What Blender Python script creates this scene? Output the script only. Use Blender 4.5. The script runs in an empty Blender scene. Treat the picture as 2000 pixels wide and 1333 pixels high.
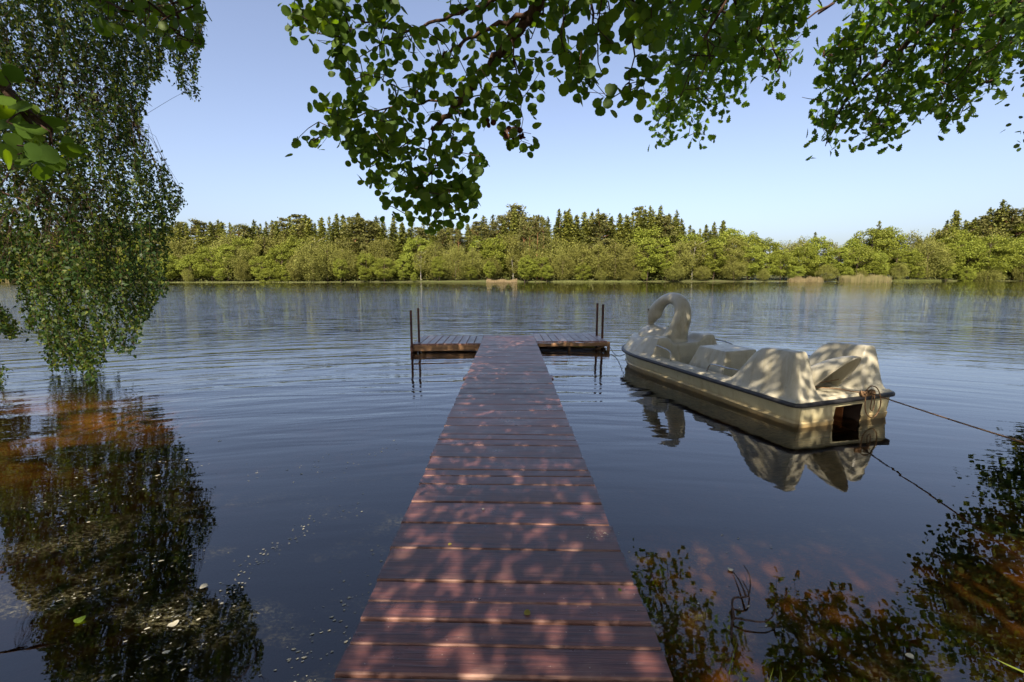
import bpy, bmesh, math, random
import numpy as np
from mathutils import Vector, Matrix, noise

R = math.radians
rnd = random.Random(7)
rng = np.random.default_rng(11)
S = bpy.context.scene
C = S.collection

# ------------------------------------------------------------------ camera, sky, sun, exposure
CAM_H, PITCH = 1.70, math.atan(124.5 / 889.0)
cam_d = bpy.data.cameras.new('camera')
cam = bpy.data.objects.new('camera', cam_d)
C.objects.link(cam)
cam_d.sensor_width = 36.0
cam_d.lens = 16.0
cam_d.clip_start = 0.05
cam_d.clip_end = 4000
cam.matrix_world = (Matrix.Translation((0, 0, CAM_H)) @ Matrix.Rotation(math.pi / 2 - PITCH, 4, 'X')
                    @ Matrix.Rotation(R(-0.1), 4, 'Z'))
S.camera = cam

SUN_EL, SUN_AZ = 42.0, 13.0      # elevation; degrees to the left of straight behind the camera
w = bpy.data.worlds.new('World')
S.world = w
w.use_nodes = True
wn = w.node_tree
bg = wn.nodes['Background']
sky = wn.nodes.new('ShaderNodeTexSky')
sky.sky_type = 'NISHITA'
sky.sun_disc = False
sky.sun_elevation = R(SUN_EL)
sky.sun_rotation = R(180 + SUN_AZ)
sky.air_density = 1.0
sky.dust_density = 2.6
sky.ozone_density = 4.0
hsv = wn.nodes.new('ShaderNodeHueSaturation')
hsv.inputs['Saturation'].default_value = 0.80
wb = wn.nodes.new('ShaderNodeMix')
wb.data_type = 'RGBA'
wb.blend_type = 'MULTIPLY'
wb.inputs[0].default_value = 1.0
wb.inputs[7].default_value = (1.03, 0.985, 1.02, 1)
wn.links.new(sky.outputs[0], hsv.inputs['Color'])
wn.links.new(hsv.outputs[0], wb.inputs[6])
wn.links.new(wb.outputs[2], bg.inputs[0])
bg.inputs[1].default_value = 0.085
sd = bpy.data.lights.new('sun', 'SUN')
sun = bpy.data.objects.new('sun', sd)
C.objects.link(sun)
sd.energy = 5.0
sd.angle = R(0.38)
sd.color = (1.0, 0.86, 0.68)
to_sun = Vector((-math.sin(R(SUN_AZ)) * math.cos(R(SUN_EL)), -math.cos(R(SUN_AZ)) * math.cos(R(SUN_EL)), math.sin(R(SUN_EL))))
sun.rotation_euler = to_sun.to_track_quat('Z', 'Y').to_euler()
vs = S.view_settings
vs.view_transform = 'Standard'
vs.look = 'None'
vs.exposure = 1.4
vs.gamma = 1
vs.use_curve_mapping = False
S.cycles.max_bounces = 7
S.cycles.diffuse_bounces = 3
S.cycles.glossy_bounces = 3
S.cycles.transmission_bounces = 3
S.cycles.transparent_max_bounces = 8
S.cycles.sample_clamp_indirect = 6
S.cycles.use_denoising = True


# ------------------------------------------------------------------ helpers
def ray(x, y):
    u = (x - 1000) / 889.0
    v = -(y - 666.5) / 889.0
    return np.array([u, math.cos(PITCH) + v * math.sin(PITCH), -math.sin(PITCH) + v * math.cos(PITCH)])


def at(x, y, Y):
    d = ray(x, y)
    return np.array([0, 0, CAM_H]) + d * (Y / d[1])


def onz(x, y, z):
    d = ray(x, y)
    return np.array([0, 0, CAM_H]) + d * ((z - CAM_H) / d[2])


def mesh(name, verts, faces, mats, smooth=False, midx=None):
    me = bpy.data.meshes.new(name)
    me.from_pydata([tuple(v) for v in verts], [], faces)
    for m in (mats if isinstance(mats, (list, tuple)) else [mats]):
        me.materials.append(m)
    if midx is not None:
        me.polygons.foreach_set('material_index', midx)
    if smooth:
        me.polygons.foreach_set('use_smooth', [True] * len(me.polygons))
    me.update()
    return me


def fast_mesh(name, V, n_per, M, mats, smooth=False):
    """V: (K*n_per,3) array of verts of K equal polygons of n_per corners"""
    K = len(V) // n_per
    me = bpy.data.meshes.new(name)
    me.vertices.add(len(V))
    me.vertices.foreach_set('co', np.asarray(V, np.float32).ravel())
    me.loops.add(len(V))
    me.loops.foreach_set('vertex_index', np.arange(len(V), dtype=np.int32))
    me.polygons.add(K)
    me.polygons.foreach_set('loop_start', np.arange(0, len(V), n_per, dtype=np.int32))
    for m in (mats if isinstance(mats, (list, tuple)) else [mats]):
        me.materials.append(m)
    me.update(calc_edges=True)
    return me


def idx_mesh(name, V, Fc, mats, smooth=False):
    """V (n,3), Fc (k,m) index array"""
    me = bpy.data.meshes.new(name)
    V = np.asarray(V, np.float32)
    Fc = np.asarray(Fc, np.int32)
    m = Fc.shape[1]
    me.vertices.add(len(V))
    me.vertices.foreach_set('co', V.ravel())
    me.loops.add(Fc.size)
    me.loops.foreach_set('vertex_index', Fc.ravel())
    me.polygons.add(len(Fc))
    me.polygons.foreach_set('loop_start', np.arange(0, Fc.size, m, dtype=np.int32))
    for mm in (mats if isinstance(mats, (list, tuple)) else [mats]):
        me.materials.append(mm)
    me.update(calc_edges=True)
    if smooth:
        me.polygons.foreach_set('use_smooth', np.ones(len(Fc), bool))
    return me


def obj(name, me, parent=None, loc=None, kind=None, label=None, cat=None, group=None):
    o = bpy.data.objects.new(name, me)
    C.objects.link(o)
    if parent is not None:
        o.parent = parent
    if loc is not None:
        o.location = loc
    if kind:
        o['kind'] = kind
    if label:
        o['label'] = label
    if cat:
        o['category'] = cat
    if group:
        o['group'] = group
    return o


def thing(name, label, cat, loc=(0, 0, 0), rz=0, group=None):
    o = obj(name, None, label=label, cat=cat, group=group, loc=loc)
    o.rotation_euler = (0, 0, rz)
    return o


def box(cx, cy, cz, sx, sy, sz, rz=0, bev=0.0):
    """bmesh-free box verts/faces; bevelled through bmesh when bev>0"""
    bm = bmesh.new()
    bmesh.ops.create_cube(bm, size=1)
    for v in bm.verts:
        v.co = Vector((v.co.x * sx, v.co.y * sy, v.co.z * sz))
    if bev > 0:
        bmesh.ops.bevel(bm, geom=list(bm.edges), offset=bev, segments=2, affect='EDGES', profile=0.6)
    bmesh.ops.transform(bm, matrix=Matrix.Translation((cx, cy, cz)) @ Matrix.Rotation(rz, 4, 'Z'), verts=bm.verts)
    return bm


def from_bm(bm, name, mat, smooth=False):
    me = bpy.data.meshes.new(name)
    bm.to_mesh(me)
    bm.free()
    for m in (mat if isinstance(mat, (list, tuple)) else [mat]):
        me.materials.append(m)
    if smooth:
        me.polygons.foreach_set('use_smooth', [True] * len(me.polygons))
    return me


def tube_arrays(pts, rad, sides=8, cap=True):
    pts = [Vector(p) for p in pts]
    n = len(pts)
    rad = rad if hasattr(rad, '__len__') else [rad] * n
    V, Fc = [], []
    up = None
    for i, p in enumerate(pts):
        t = (pts[min(i + 1, n - 1)] - pts[max(i - 1, 0)])
        t.normalize()
        if up is None:
            up = Vector((0, 0, 1)) if abs(t.z) < 0.9 else Vector((0, 1, 0))
        a = t.cross(up)
        if a.length < 1e-5:
            a = t.orthogonal()
        a.normalize()
        b = t.cross(a)
        b.normalize()
        up = -b if up.dot(-b) > 0 else b
        b = -up
        for k in range(sides):
            th = 2 * math.pi * k / sides
            V.append(p + (a * math.cos(th) + b * math.sin(th)) * rad[i])
    for i in range(n - 1):
        for k in range(sides):
            k2 = (k + 1) % sides
            Fc.append((i * sides + k, i * sides + k2, (i + 1) * sides + k2, (i + 1) * sides + k))
    if cap:
        Fc.append(tuple(range(sides))[::-1])
        Fc.append(tuple(range((n - 1) * sides, n * sides)))
    return V, Fc


def tube(name, pts, rad, mat, sides=8, parent=None, smooth=True, **kw):
    V, Fc = tube_arrays(pts, rad, sides)
    return obj(name, mesh(name, V, Fc, mat, smooth), parent, **kw)


def smooth_path(pts, n=6):
    """Catmull-Rom through points"""
    P = [np.array(p, float) for p in pts]
    P = [2 * P[0] - P[1]] + P + [2 * P[-1] - P[-2]]
    out = []
    for i in range(1, len(P) - 2):
        for k in range(n):
            t = k / n
            a, b, c, d = P[i - 1], P[i], P[i + 1], P[i + 2]
            out.append(0.5 * ((2 * b) + (c - a) * t + (2 * a - 5 * b + 4 * c - d) * t * t + (3 * b - a - 3 * c + d) * t ** 3))
    out.append(P[-2])
    return out


# ------------------------------------------------------------------ materials
class NT:
    def __init__(self, name):
        self.m = bpy.data.materials.new(name)
        self.m.use_nodes = True
        self.t = self.m.node_tree
        self.t.nodes.clear()
        self.out = self.n('ShaderNodeOutputMaterial')

    def n(self, kind, **kw):
        nd = self.t.nodes.new(kind)
        for k, v in kw.items():
            if k.startswith('i_'):
                key = k[2:]
                nd.inputs[int(key) if key.isdigit() else key.replace('_', ' ')].default_value = v
            else:
                setattr(nd, k, v)
        return nd

    def l(self, a, b):
        self.t.links.new(a, b)

    def math(self, op, a, b=None, clamp=False):
        nd = self.n('ShaderNodeMath', operation=op, use_clamp=clamp)
        for i, v in enumerate((a, b)):
            if v is None:
                continue
            if isinstance(v, (int, float)):
                nd.inputs[i].default_value = v
            else:
                self.l(v, nd.inputs[i])
        return nd.outputs[0]

    def mix(self, fac, a, b, mode='MIX'):
        nd = self.n('ShaderNodeMix', data_type='RGBA', blend_type=mode)
        for i, v in ((0, fac), (6, a), (7, b)):
            if isinstance(v, (int, float)):
                nd.inputs[i].default_value = v
            elif isinstance(v, tuple):
                nd.inputs[i].default_value = (*v, 1) if len(v) == 3 else v
            else:
                self.l(v, nd.inputs[i])
        return nd.outputs[2]

    def noise(self, vec, scale, detail=4, rough=0.55, dist=0.0):
        nd = self.n('ShaderNodeTexNoise', i_Scale=scale, i_Detail=detail, i_Roughness=rough, i_Distortion=dist)
        if vec is not None:
            self.l(vec, nd.inputs['Vector'])
        return nd.outputs[0]

    def mapping(self, vec, scale=(1, 1, 1), loc=(0, 0, 0), rot=(0, 0, 0)):
        nd = self.n('ShaderNodeMapping')
        self.l(vec, nd.inputs[0])
        nd.inputs['Scale'].default_value = scale
        nd.inputs['Location'].default_value = loc
        nd.inputs['Rotation'].default_value = rot
        return nd.outputs[0]

    def rng(self, v, a, b, c=0.0, d=1.0, smooth=False):
        nd = self.n('ShaderNodeMapRange', clamp=True)
        if smooth:
            nd.interpolation_type = 'SMOOTHSTEP'
        self.l(v, nd.inputs[0])
        for i, x in enumerate((a, b, c, d)):
            nd.inputs[i + 1].default_value = x
        return nd.outputs[0]

    def bsdf(self, color, rough=0.6, spec=0.5, normal=None, metallic=0.0, coat=0.0):
        nd = self.n('ShaderNodeBsdfPrincipled')
        for key, v in (('Base Color', color), ('Roughness', rough), ('Specular IOR Level', spec), ('Metallic', metallic), ('Coat Weight', coat)):
            if isinstance(v, tuple):
                nd.inputs[key].default_value = (*v, 1)
            elif isinstance(v, (int, float)):
                nd.inputs[key].default_value = v
            else:
                self.l(v, nd.inputs[key])
        if normal is not None:
            self.l(normal, nd.inputs['Normal'])
        return nd.outputs[0]

    def bump(self, h, strength=0.3, dist=0.01):
        nd = self.n('ShaderNodeBump', i_Strength=strength, i_Distance=dist)
        self.l(h, nd.inputs['Height'])
        return nd.outputs[0]

    def done(self, sh):
        self.l(sh, self.out.inputs[0])
        return self.m


def leaf_mat(name, c_dark, c_mid, c_lit, trans=0.4, rough=0.5, sp=0.25, scale=0.0, tcol=None):
    t = NT(name)
    geo = t.n('ShaderNodeNewGeometry')
    oi = t.n('ShaderNodeObjectInfo')
    f = t.math('FRACT', t.math('ADD', geo.outputs['Random Per Island'], oi.outputs['Random']))
    if scale > 0:
        nz = t.noise(geo.outputs['Position'], scale, 2)
        f = t.math('ADD', t.math('MULTIPLY', f, 0.6), t.math('MULTIPLY', t.rng(nz, 0.3, 0.7), 0.4))
    cr = t.n('ShaderNodeValToRGB')
    e = cr.color_ramp.elements
    e[0].color = (*c_dark, 1)
    e[1].color = (*c_lit, 1)
    e[1].position = 1.0
    m = e.new(0.55)
    m.color = (*c_mid, 1)
    t.l(f, cr.inputs[0])
    col = cr.outputs[0]
    b = t.bsdf(col, rough, sp)
    tr = t.n('ShaderNodeBsdfTranslucent')
    hs = t.n('ShaderNodeHueSaturation', i_Hue=0.485, i_Saturation=1.15, i_Value=1.35)
    t.l(col, hs.inputs['Color'])
    t.l(hs.outputs[0], tr.inputs[0])
    mx = t.n('ShaderNodeMixShader', i_0=trans)
    t.l(b, mx.inputs[1])
    t.l(tr.outputs[0], mx.inputs[2])
    return t.done(mx.outputs[0])


def tree_leaf_mat(name, cols, hue_var=0.03, val_var=0.5, trans=0.3):
    """far trees: colour per tree (object random) and per clump"""
    t = NT(name)
    geo = t.n('ShaderNodeNewGeometry')
    oi = t.n('ShaderNodeObjectInfo')
    cr = t.n('ShaderNodeValToRGB')
    e = cr.color_ramp.elements
    e[0].color = (*cols[0], 1)
    e[1].color = (*cols[-1], 1)
    for i, c in enumerate(cols[1:-1]):
        m = e.new((i + 1) / (len(cols) - 1))
        m.color = (*c, 1)
    t.l(t.math('ADD', t.math('MULTIPLY', geo.outputs['Random Per Island'], 0.5),
               t.math('MULTIPLY', oi.outputs['Random'], 0.5)), cr.inputs[0])
    hs = t.n('ShaderNodeHueSaturation')
    t.l(t.math('ADD', t.math('MULTIPLY', oi.outputs['Random'], hue_var), 0.5 - hue_var / 2), hs.inputs['Hue'])
    t.l(t.math('ADD', t.math('MULTIPLY', t.noise(geo.outputs['Position'], 0.35, 2), val_var * 2), 1 - val_var), hs.inputs['Value'])
    t.l(cr.outputs[0], hs.inputs['Color'])
    b = t.bsdf(hs.outputs[0], 0.6, 0.25)
    tr = t.n('ShaderNodeBsdfTranslucent')
    t.l(hs.outputs[0], tr.inputs[0])
    mx = t.n('ShaderNodeMixShader', i_0=trans)
    t.l(b, mx.inputs[1])
    t.l(tr.outputs[0], mx.inputs[2])
    return t.done(mx.outputs[0])


def bark_mat(name, a, b, scale=12, stretch=(1, 1, 0.25)):
    t = NT(name)
    tc = t.n('ShaderNodeTexCoord')
    v = t.mapping(tc.outputs['Object'], stretch)
    nz = t.noise(v, scale, 6, 0.65)
    col = t.mix(t.rng(nz, 0.35, 0.65), a, b)
    return t.done(t.bsdf(col, 0.85, 0.2, t.bump(nz, 0.6, 0.01)))


M = {}
M['alder_leaf'] = leaf_mat('alder_leaf', (0.055, 0.110, 0.018), (0.085, 0.155, 0.024), (0.130, 0.200, 0.028), trans=0.58)
M['oak_leaf'] = leaf_mat('oak_leaf', (0.050, 0.105, 0.018), (0.080, 0.155, 0.024), (0.135, 0.210, 0.028), trans=0.58)
M['birch_leaf'] = leaf_mat('birch_leaf', (0.018, 0.042, 0.011), (0.036, 0.072, 0.015), (0.115, 0.140, 0.022), trans=0.48)
M['canopy_leaf'] = leaf_mat('canopy_leaf', (0.030, 0.060, 0.012), (0.048, 0.095, 0.016), (0.080, 0.125, 0.018), trans=0.35)
M['brown_leaf'] = leaf_mat('brown_leaf', (0.06, 0.022, 0.012), (0.09, 0.03, 0.015), (0.11, 0.05, 0.02), trans=0.25)
M['yellow_leaf'] = leaf_mat('yellow_leaf', (0.25, 0.22, 0.04), (0.3, 0.25, 0.05), (0.35, 0.3, 0.08), trans=0.3)
M['bark'] = bark_mat('bark', (0.030, 0.018, 0.012), (0.11, 0.065, 0.042), 30)
M['twig'] = bark_mat('twig', (0.030, 0.018, 0.012), (0.07, 0.04, 0.028), 40)
M['far_bark'] = bark_mat('far_bark', (0.06, 0.045, 0.03), (0.14, 0.10, 0.07), 1.5)
M['pine_bark'] = bark_mat('pine_bark', (0.16, 0.075, 0.035), (0.30, 0.15, 0.075), 1.2)
M['birch_bark'] = bark_mat('birch_bark', (0.10, 0.09, 0.08), (0.55, 0.52, 0.46), 1.0, (1, 1, 1.5))
M['sedge'] = tree_leaf_mat('sedge', [(0.06, 0.08, 0.02), (0.10, 0.115, 0.03), (0.14, 0.13, 0.045)])
M['broad'] = tree_leaf_mat('broadleaf_foliage', [(0.085, 0.118, 0.015), (0.160, 0.190, 0.021), (0.225, 0.235, 0.032)], 0.03)
M['olive'] = tree_leaf_mat('olive_foliage', [(0.090, 0.105, 0.020), (0.155, 0.160, 0.032), (0.215, 0.205, 0.046)], 0.03)
M['spruce'] = tree_leaf_mat('spruce_foliage', [(0.050, 0.070, 0.015), (0.120, 0.135, 0.022), (0.205, 0.190, 0.032)], 0.025)
M['pine'] = tree_leaf_mat('pine_foliage', [(0.060, 0.068, 0.019), (0.105, 0.108, 0.027), (0.145, 0.130, 0.036)], 0.03)
M['reed'] = tree_leaf_mat('reed', [(0.12, 0.10, 0.045), (0.21, 0.165, 0.085), (0.09, 0.10, 0.03)], 0.03)


def grass_ground():
    t = NT('shore_grass')
    g = t.n('ShaderNodeNewGeometry')
    a = t.noise(g.outputs['Position'], 0.6, 6)
    b = t.noise(g.outputs['Position'], 8.0, 5)
    col = t.mix(t.rng(a, 0.35, 0.65), (0.045, 0.055, 0.018), (0.04, 0.028, 0.016))
    col = t.mix(t.rng(b, 0.4, 0.75), col, (0.08, 0.10, 0.025))
    return t.done(t.bsdf(col, 0.9, 0.2, t.bump(b, 0.7, 0.05)))


M['grass_ground'] = grass_ground()


def bed_mat():
    t = NT('lake_bed')
    g = t.n('ShaderNodeNewGeometry')
    a = t.noise(g.outputs['Position'], 1.3, 6, 0.6)
    b = t.noise(g.outputs['Position'], 9.0, 6, 0.6)
    col = t.mix(t.rng(a, 0.35, 0.65), (0.16, 0.085, 0.035), (0.42, 0.24, 0.10))
    col = t.mix(t.rng(b, 0.45, 0.7), col, (0.10, 0.055, 0.025))
    return t.done(t.bsdf(col, 0.95, 0.1, t.bump(b, 0.8, 0.05)))


M['bed'] = bed_mat()


def water_mat():
    t = NT('lake_water')
    g = t.n('ShaderNodeNewGeometry')
    sep = t.n('ShaderNodeSeparateXYZ')
    t.l(g.outputs['Position'], sep.inputs[0])
    X, Y = sep.outputs[0], sep.outputs[1]
    # ring-like swell running away from the bank (long crests, irregular)
    cy = t.math('ADD', Y, 9.0)
    r = t.math('SQRT', t.math('ADD', t.math('MULTIPLY', X, X), t.math('MULTIPLY', cy, cy)))
    th = t.math('ARCTAN2', X, cy)
    cb = t.n('ShaderNodeCombineXYZ')
    t.l(t.math('MULTIPLY', th, 7.0), cb.inputs[0])
    t.l(t.math('MULTIPLY', r, 2.6), cb.inputs[1])
    swell = t.noise(cb.outputs[0], 1.0, 2, 0.5, 0.4)
    cb2 = t.n('ShaderNodeCombineXYZ')
    t.l(t.math('MULTIPLY', th, 16.0), cb2.inputs[0])
    t.l(t.math('MULTIPLY', r, 5.5), cb2.inputs[1])
    cb2.inputs[2].default_value = 4.0
    rip = t.noise(cb2.outputs[0], 1.0, 3, 0.5, 0.3)
    # wind wavelets in the open lake
    wv = t.mapping(g.outputs['Position'], (4.4, 4.8, 1), rot=(0, 0, 0.12))
    wav = t.noise(wv, 1.0, 4, 0.6, 0.2)
    # masks
    near = t.rng(r, 12.0, 17.5, 0.0, 1.0, True)
    far = t.rng(r, 17.0, 24.0, 0.0, 1.0, True)
    patch = t.rng(t.noise(t.mapping(g.outputs['Position'], (0.05, 0.09, 1)), 1.0, 3), 0.35, 0.65, 0.55, 1.25)
    right = t.rng(X, 0.3, 3.0, 1.0, 0.28, True)
    mid = t.math('MULTIPLY', t.rng(r, 18.5, 26.0, 0.0, 1.0, True), t.rng(r, 34.0, 75.0, 1.0, 0.16, True))
    h = t.math('MULTIPLY', swell, t.math('ADD', t.math('MULTIPLY', t.math('ADD', t.math('MULTIPLY', near, 0.030), 0.003), right), t.math('MULTIPLY', mid, 0.075)))
    h = t.math('ADD', h, t.math('MULTIPLY', rip, t.math('ADD', t.math('MULTIPLY', t.math('ADD', t.math('MULTIPLY', near, 0.005), 0.0006), right), t.math('MULTIPLY', mid, 0.026))))
    h = t.math('ADD', h, t.math('MULTIPLY', wav, t.math('MULTIPLY', t.math('MULTIPLY', far, patch), 0.011)))
    bp = t.n('ShaderNodeBump', i_Strength=1.0, i_Distance=1.0)
    t.l(h, bp.inputs['Height'])
    fr = t.n('ShaderNodeFresnel', i_IOR=1.85)
    t.l(bp.outputs[0], fr.inputs['Normal'])
    gl = t.n('ShaderNodeBsdfGlossy', i_Roughness=0.0)
    gl.inputs['Color'].default_value = (1, 1, 1, 1)
    t.l(bp.outputs[0], gl.inputs['Normal'])
    tr = t.n('ShaderNodeBsdfTransparent')
    tr.inputs[0].default_value = (0.97, 0.92, 0.86, 1)
    # suspended silt close under the surface, with sunlit orange glow painted in
    df = t.n('ShaderNodeBsdfDiffuse')
    silt = t.rng(t.noise(t.mapping(g.outputs['Position'], (0.5, 0.9, 1), loc=(3, 1, 0)), 1.0, 4), 0.45, 0.70, 0.01, 0.20)
    df.inputs[0].default_value = (0.34, 0.125, 0.018, 1)
    body = t.n('ShaderNodeMixShader')
    sun_glow = t.math('MULTIPLY', t.rng(X, -2.9, -6.0, 0.0, 1.0, True), t.math('MULTIPLY', t.rng(Y, 7.0, 4.8, 0.0, 1.0, True), t.rng(Y, 2.6, 4.8, 0.0, 1.0, True)))  # places the sunlit orange glow that is put into the silt colour
    sun_glow = t.math('ADD', sun_glow, t.math('MULTIPLY', t.rng(X, 0.3, 1.2, 0.0, 1.0, True), t.rng(Y, 3.0, 1.9, 0.0, 1.0, True)))
    silt = t.math('MULTIPLY', silt, t.math('ADD', t.math('MULTIPLY', sun_glow, 2.0), 0.06), True)
    t.l(silt, body.inputs[0])
    t.l(tr.outputs[0], body.inputs[1])
    t.l(df.outputs[0], body.inputs[2])
    # pollen film drifting near the bank
    pol = t.n('ShaderNodeBsdfDiffuse')
    pol.inputs[0].default_value = (0.46, 0.43, 0.24, 1)
    fine = t.rng(t.noise(t.mapping(g.outputs['Position'], (34, 60, 1)), 1.0, 8, 0.75, 0.6), 0.48, 0.75)
    band = t.rng(t.noise(t.mapping(g.outputs['Position'], (1.1, 2.6, 1), rot=(0, 0, -0.45)), 1.0, 3), 0.50, 0.72)
    lim = t.math('MULTIPLY', t.rng(r, 10.5, 13.4, 1.0, 0.0, True), t.rng(X, -0.2, 1.5, 1.0, 0.25))
    fac = t.math('MULTIPLY', t.math('MULTIPLY', fine, band), t.math('MULTIPLY', lim, 0.85))
    body2 = t.n('ShaderNodeMixShader')
    t.l(fac, body2.inputs[0])
    t.l(body.outputs[0], body2.inputs[1])
    t.l(pol.outputs[0], body2.inputs[2])
    mx = t.n('ShaderNodeMixShader')
    t.l(fr.outputs[0], mx.inputs[0])
    t.l(body2.outputs[0], mx.inputs[1])
    t.l(gl.outputs[0], mx.inputs[2])
    va = t.n('ShaderNodeVolumeAbsorption', i_Density=1.0)
    # absorption coefficient = density * (1 - colour)
    va.inputs[0].default_value = (0.50, 0.30, 0.0, 1)
    va.inputs[1].default_value = 5.0
    va2 = t.n('ShaderNodeVolumeAbsorption')
    va2.inputs[0].default_value = (1.0, 1.0, 0.0, 1)
    va2.inputs[1].default_value = 6.0
    ad = t.n('ShaderNodeAddShader')
    t.l(va.outputs[0], ad.inputs[0])
    t.l(va2.outputs[0], ad.inputs[1])
    t.l(ad.outputs[0], t.out.inputs['Volume'])
    return t.done(mx.outputs[0])


M['water'] = water_mat()


def plank_mat(name, base, dark, wear, rough=0.45, spec=0.5):
    t = NT(name)
    tc = t.n('ShaderNodeTexCoord')
    oi = t.n('ShaderNodeObjectInfo')
    off = t.n('ShaderNodeVectorMath', operation='ADD')
    cb = t.n('ShaderNodeCombineXYZ')
    for i in range(3):
        t.l(t.math('MULTIPLY', oi.outputs['Random'], 37.0 + 11 * i), cb.inputs[i])
    t.l(tc.outputs['Object'], off.inputs[0])
    t.l(cb.outputs[0], off.inputs[1])
    grain = t.noise(t.mapping(off.outputs[0], (1.6, 42, 10)), 1.0, 6, 0.65, 0.6)
    fineg = t.noise(t.mapping(off.outputs[0], (7, 170, 40)), 1.0, 4, 0.6)
    blot = t.noise(t.mapping(off.outputs[0], (3.0, 6.0, 5)), 1.0, 5, 0.65)
    col = t.mix(t.rng(grain, 0.35, 0.7), base, dark)
    col = t.mix(t.rng(blot, 0.52, 0.75, 0, 0.55), col, wear)
    col = t.mix(t.rng(fineg, 0.60, 0.74, 0, 0.5), col, wear)
    spk = t.noise(t.mapping(off.outputs[0], (60, 60, 60)), 1.0, 2, 0.5)
    col = t.mix(t.rng(spk, 0.72, 0.80, 0, 0.6), col, (0.45, 0.38, 0.33))
    hs = t.n('ShaderNodeHueSaturation')
    t.l(t.math('ADD', t.math('MULTIPLY', oi.outputs['Random'], 0.8), 0.66), hs.inputs['Value'])
    t.l(col, hs.inputs['Color'])
    h = t.math('ADD', grain, t.math('MULTIPLY', fineg, 0.6))
    rg = t.rng(blot, 0.3, 0.7, rough - 0.1, rough + 0.15)
    return t.done(t.bsdf(hs.outputs[0], rg, spec, t.bump(h, 0.55, 0.004)))


M['plank'] = plank_mat('stained_plank', (0.145, 0.056, 0.047), (0.028, 0.015, 0.018), (0.27, 0.155, 0.13), 0.34, 0.65)
M['plank_edge'] = plank_mat('sunlit_worn_edge', (0.26, 0.14, 0.11), (0.10, 0.045, 0.035), (0.42, 0.29, 0.23), 0.6, 0.3)  # pale from wear, and from sunlight on the edge put into the colour
M['grey_plank'] = plank_mat('weathered_plank', (0.14, 0.105, 0.10), (0.06, 0.045, 0.045), (0.24, 0.20, 0.18), 0.36, 0.9)
M['beam'] = plank_mat('weathered_beam', (0.24, 0.135, 0.065), (0.08, 0.045, 0.025), (0.36, 0.24, 0.13), 0.7, 0.3)


def rust_mat():
    t = NT('rusty_steel')
    tc = t.n('ShaderNodeTexCoord')
    a = t.noise(tc.outputs['Object'], 14, 6, 0.65)
    col = t.mix(t.rng(a, 0.35, 0.65), (0.022, 0.012, 0.010), (0.085, 0.032, 0.018))
    return t.done(t.bsdf(col, 0.75, 0.4, t.bump(a, 0.6, 0.004), 0.2))


M['rust'] = rust_mat()


def gel_mat(name, base, alt, dirt, rough=0.32, dirt_amt=0.5):
    t = NT(name)
    tc = t.n('ShaderNodeTexCoord')
    v = tc.outputs['Object']
    a = t.noise(v, 2.2, 6, 0.6)
    b = t.noise(t.mapping(v, (9, 9, 2.0)), 1.0, 6, 0.65, 0.4)
    c = t.noise(v, 26, 5, 0.7)
    col = t.mix(t.rng(a, 0.35, 0.65), base, alt)
    col = t.mix(t.rng(b, 0.50, 0.80, 0, dirt_amt), col, dirt)
    col = t.mix(t.rng(c, 0.63, 0.78, 0, dirt_amt * 0.9), col, (0.14, 0.11, 0.06))
    # algae and tannin line a hand's breadth above the water
    g = t.n('ShaderNodeSeparateXYZ')
    t.l(v, g.inputs[0])
    wl = t.math('ADD', t.rng(g.outputs[2], 0.02, 0.13, 0.75, 0.0), t.math('MULTIPLY', t.math('SUBTRACT', b, 0.5), 0.3))
    col = t.mix(t.math('MULTIPLY', wl, 1.0, True), col, (0.26, 0.17, 0.065))
    rg = t.rng(b, 0.3, 0.8, rough, rough + 0.3)
    return t.done(t.bsdf(col, rg, 0.5, t.bump(t.math('ADD', c, t.math('MULTIPLY', a, 2.0)), 0.05, 0.006)))


M['gel'] = gel_mat('aged_gelcoat', (0.42, 0.40, 0.315), (0.33, 0.31, 0.235), (0.20, 0.18, 0.10), 0.26, 0.75)
M['gel_hull'] = gel_mat('aged_hull_gelcoat', (0.44, 0.40, 0.25), (0.36, 0.325, 0.19), (0.20, 0.16, 0.08), 0.25)
M['rubber'] = NT('rubber'); M['rubber'] = M['rubber'].done(M['rubber'].bsdf((0.018, 0.018, 0.02), 0.45, 0.5))
M['chrome'] = NT('tarnished_chrome'); M['chrome'] = M['chrome'].done(M['chrome'].bsdf((0.42, 0.42, 0.42), 0.25, 0.5, None, 1.0))
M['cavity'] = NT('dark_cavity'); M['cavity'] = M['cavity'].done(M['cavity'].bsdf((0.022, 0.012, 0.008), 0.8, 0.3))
M['orange'] = NT('rusty_paddle'); M['orange'] = M['orange'].done(M['orange'].bsdf((0.20, 0.07, 0.02), 0.7, 0.3))
M['rope'] = bark_mat('rope', (0.10, 0.055, 0.03), (0.24, 0.15, 0.08), 60, (1, 1, 1))
M['foam'] = NT('foam'); M['foam'] = M['foam'].done(M['foam'].bsdf((0.40, 0.38, 0.29), 0.8, 0.3))
M['dark_joint'] = NT('joint'); M['dark_joint'] = M['dark_joint'].done(M['dark_joint'].bsdf((0.03, 0.028, 0.025), 0.6, 0.4))


# ------------------------------------------------------------------ setting: lake, bed, banks
def bank_y(x):     # near waterline
    return 0.9 + 0.55 * math.exp(-((x - 1.25) / 0.55) ** 2) + 0.25 * math.sin(x * 0.9 + 1) * math.exp(-(x / 9) ** 2) + max(0, -x - 7) * 0.8 + max(0, x - 4) * 0.78


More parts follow.
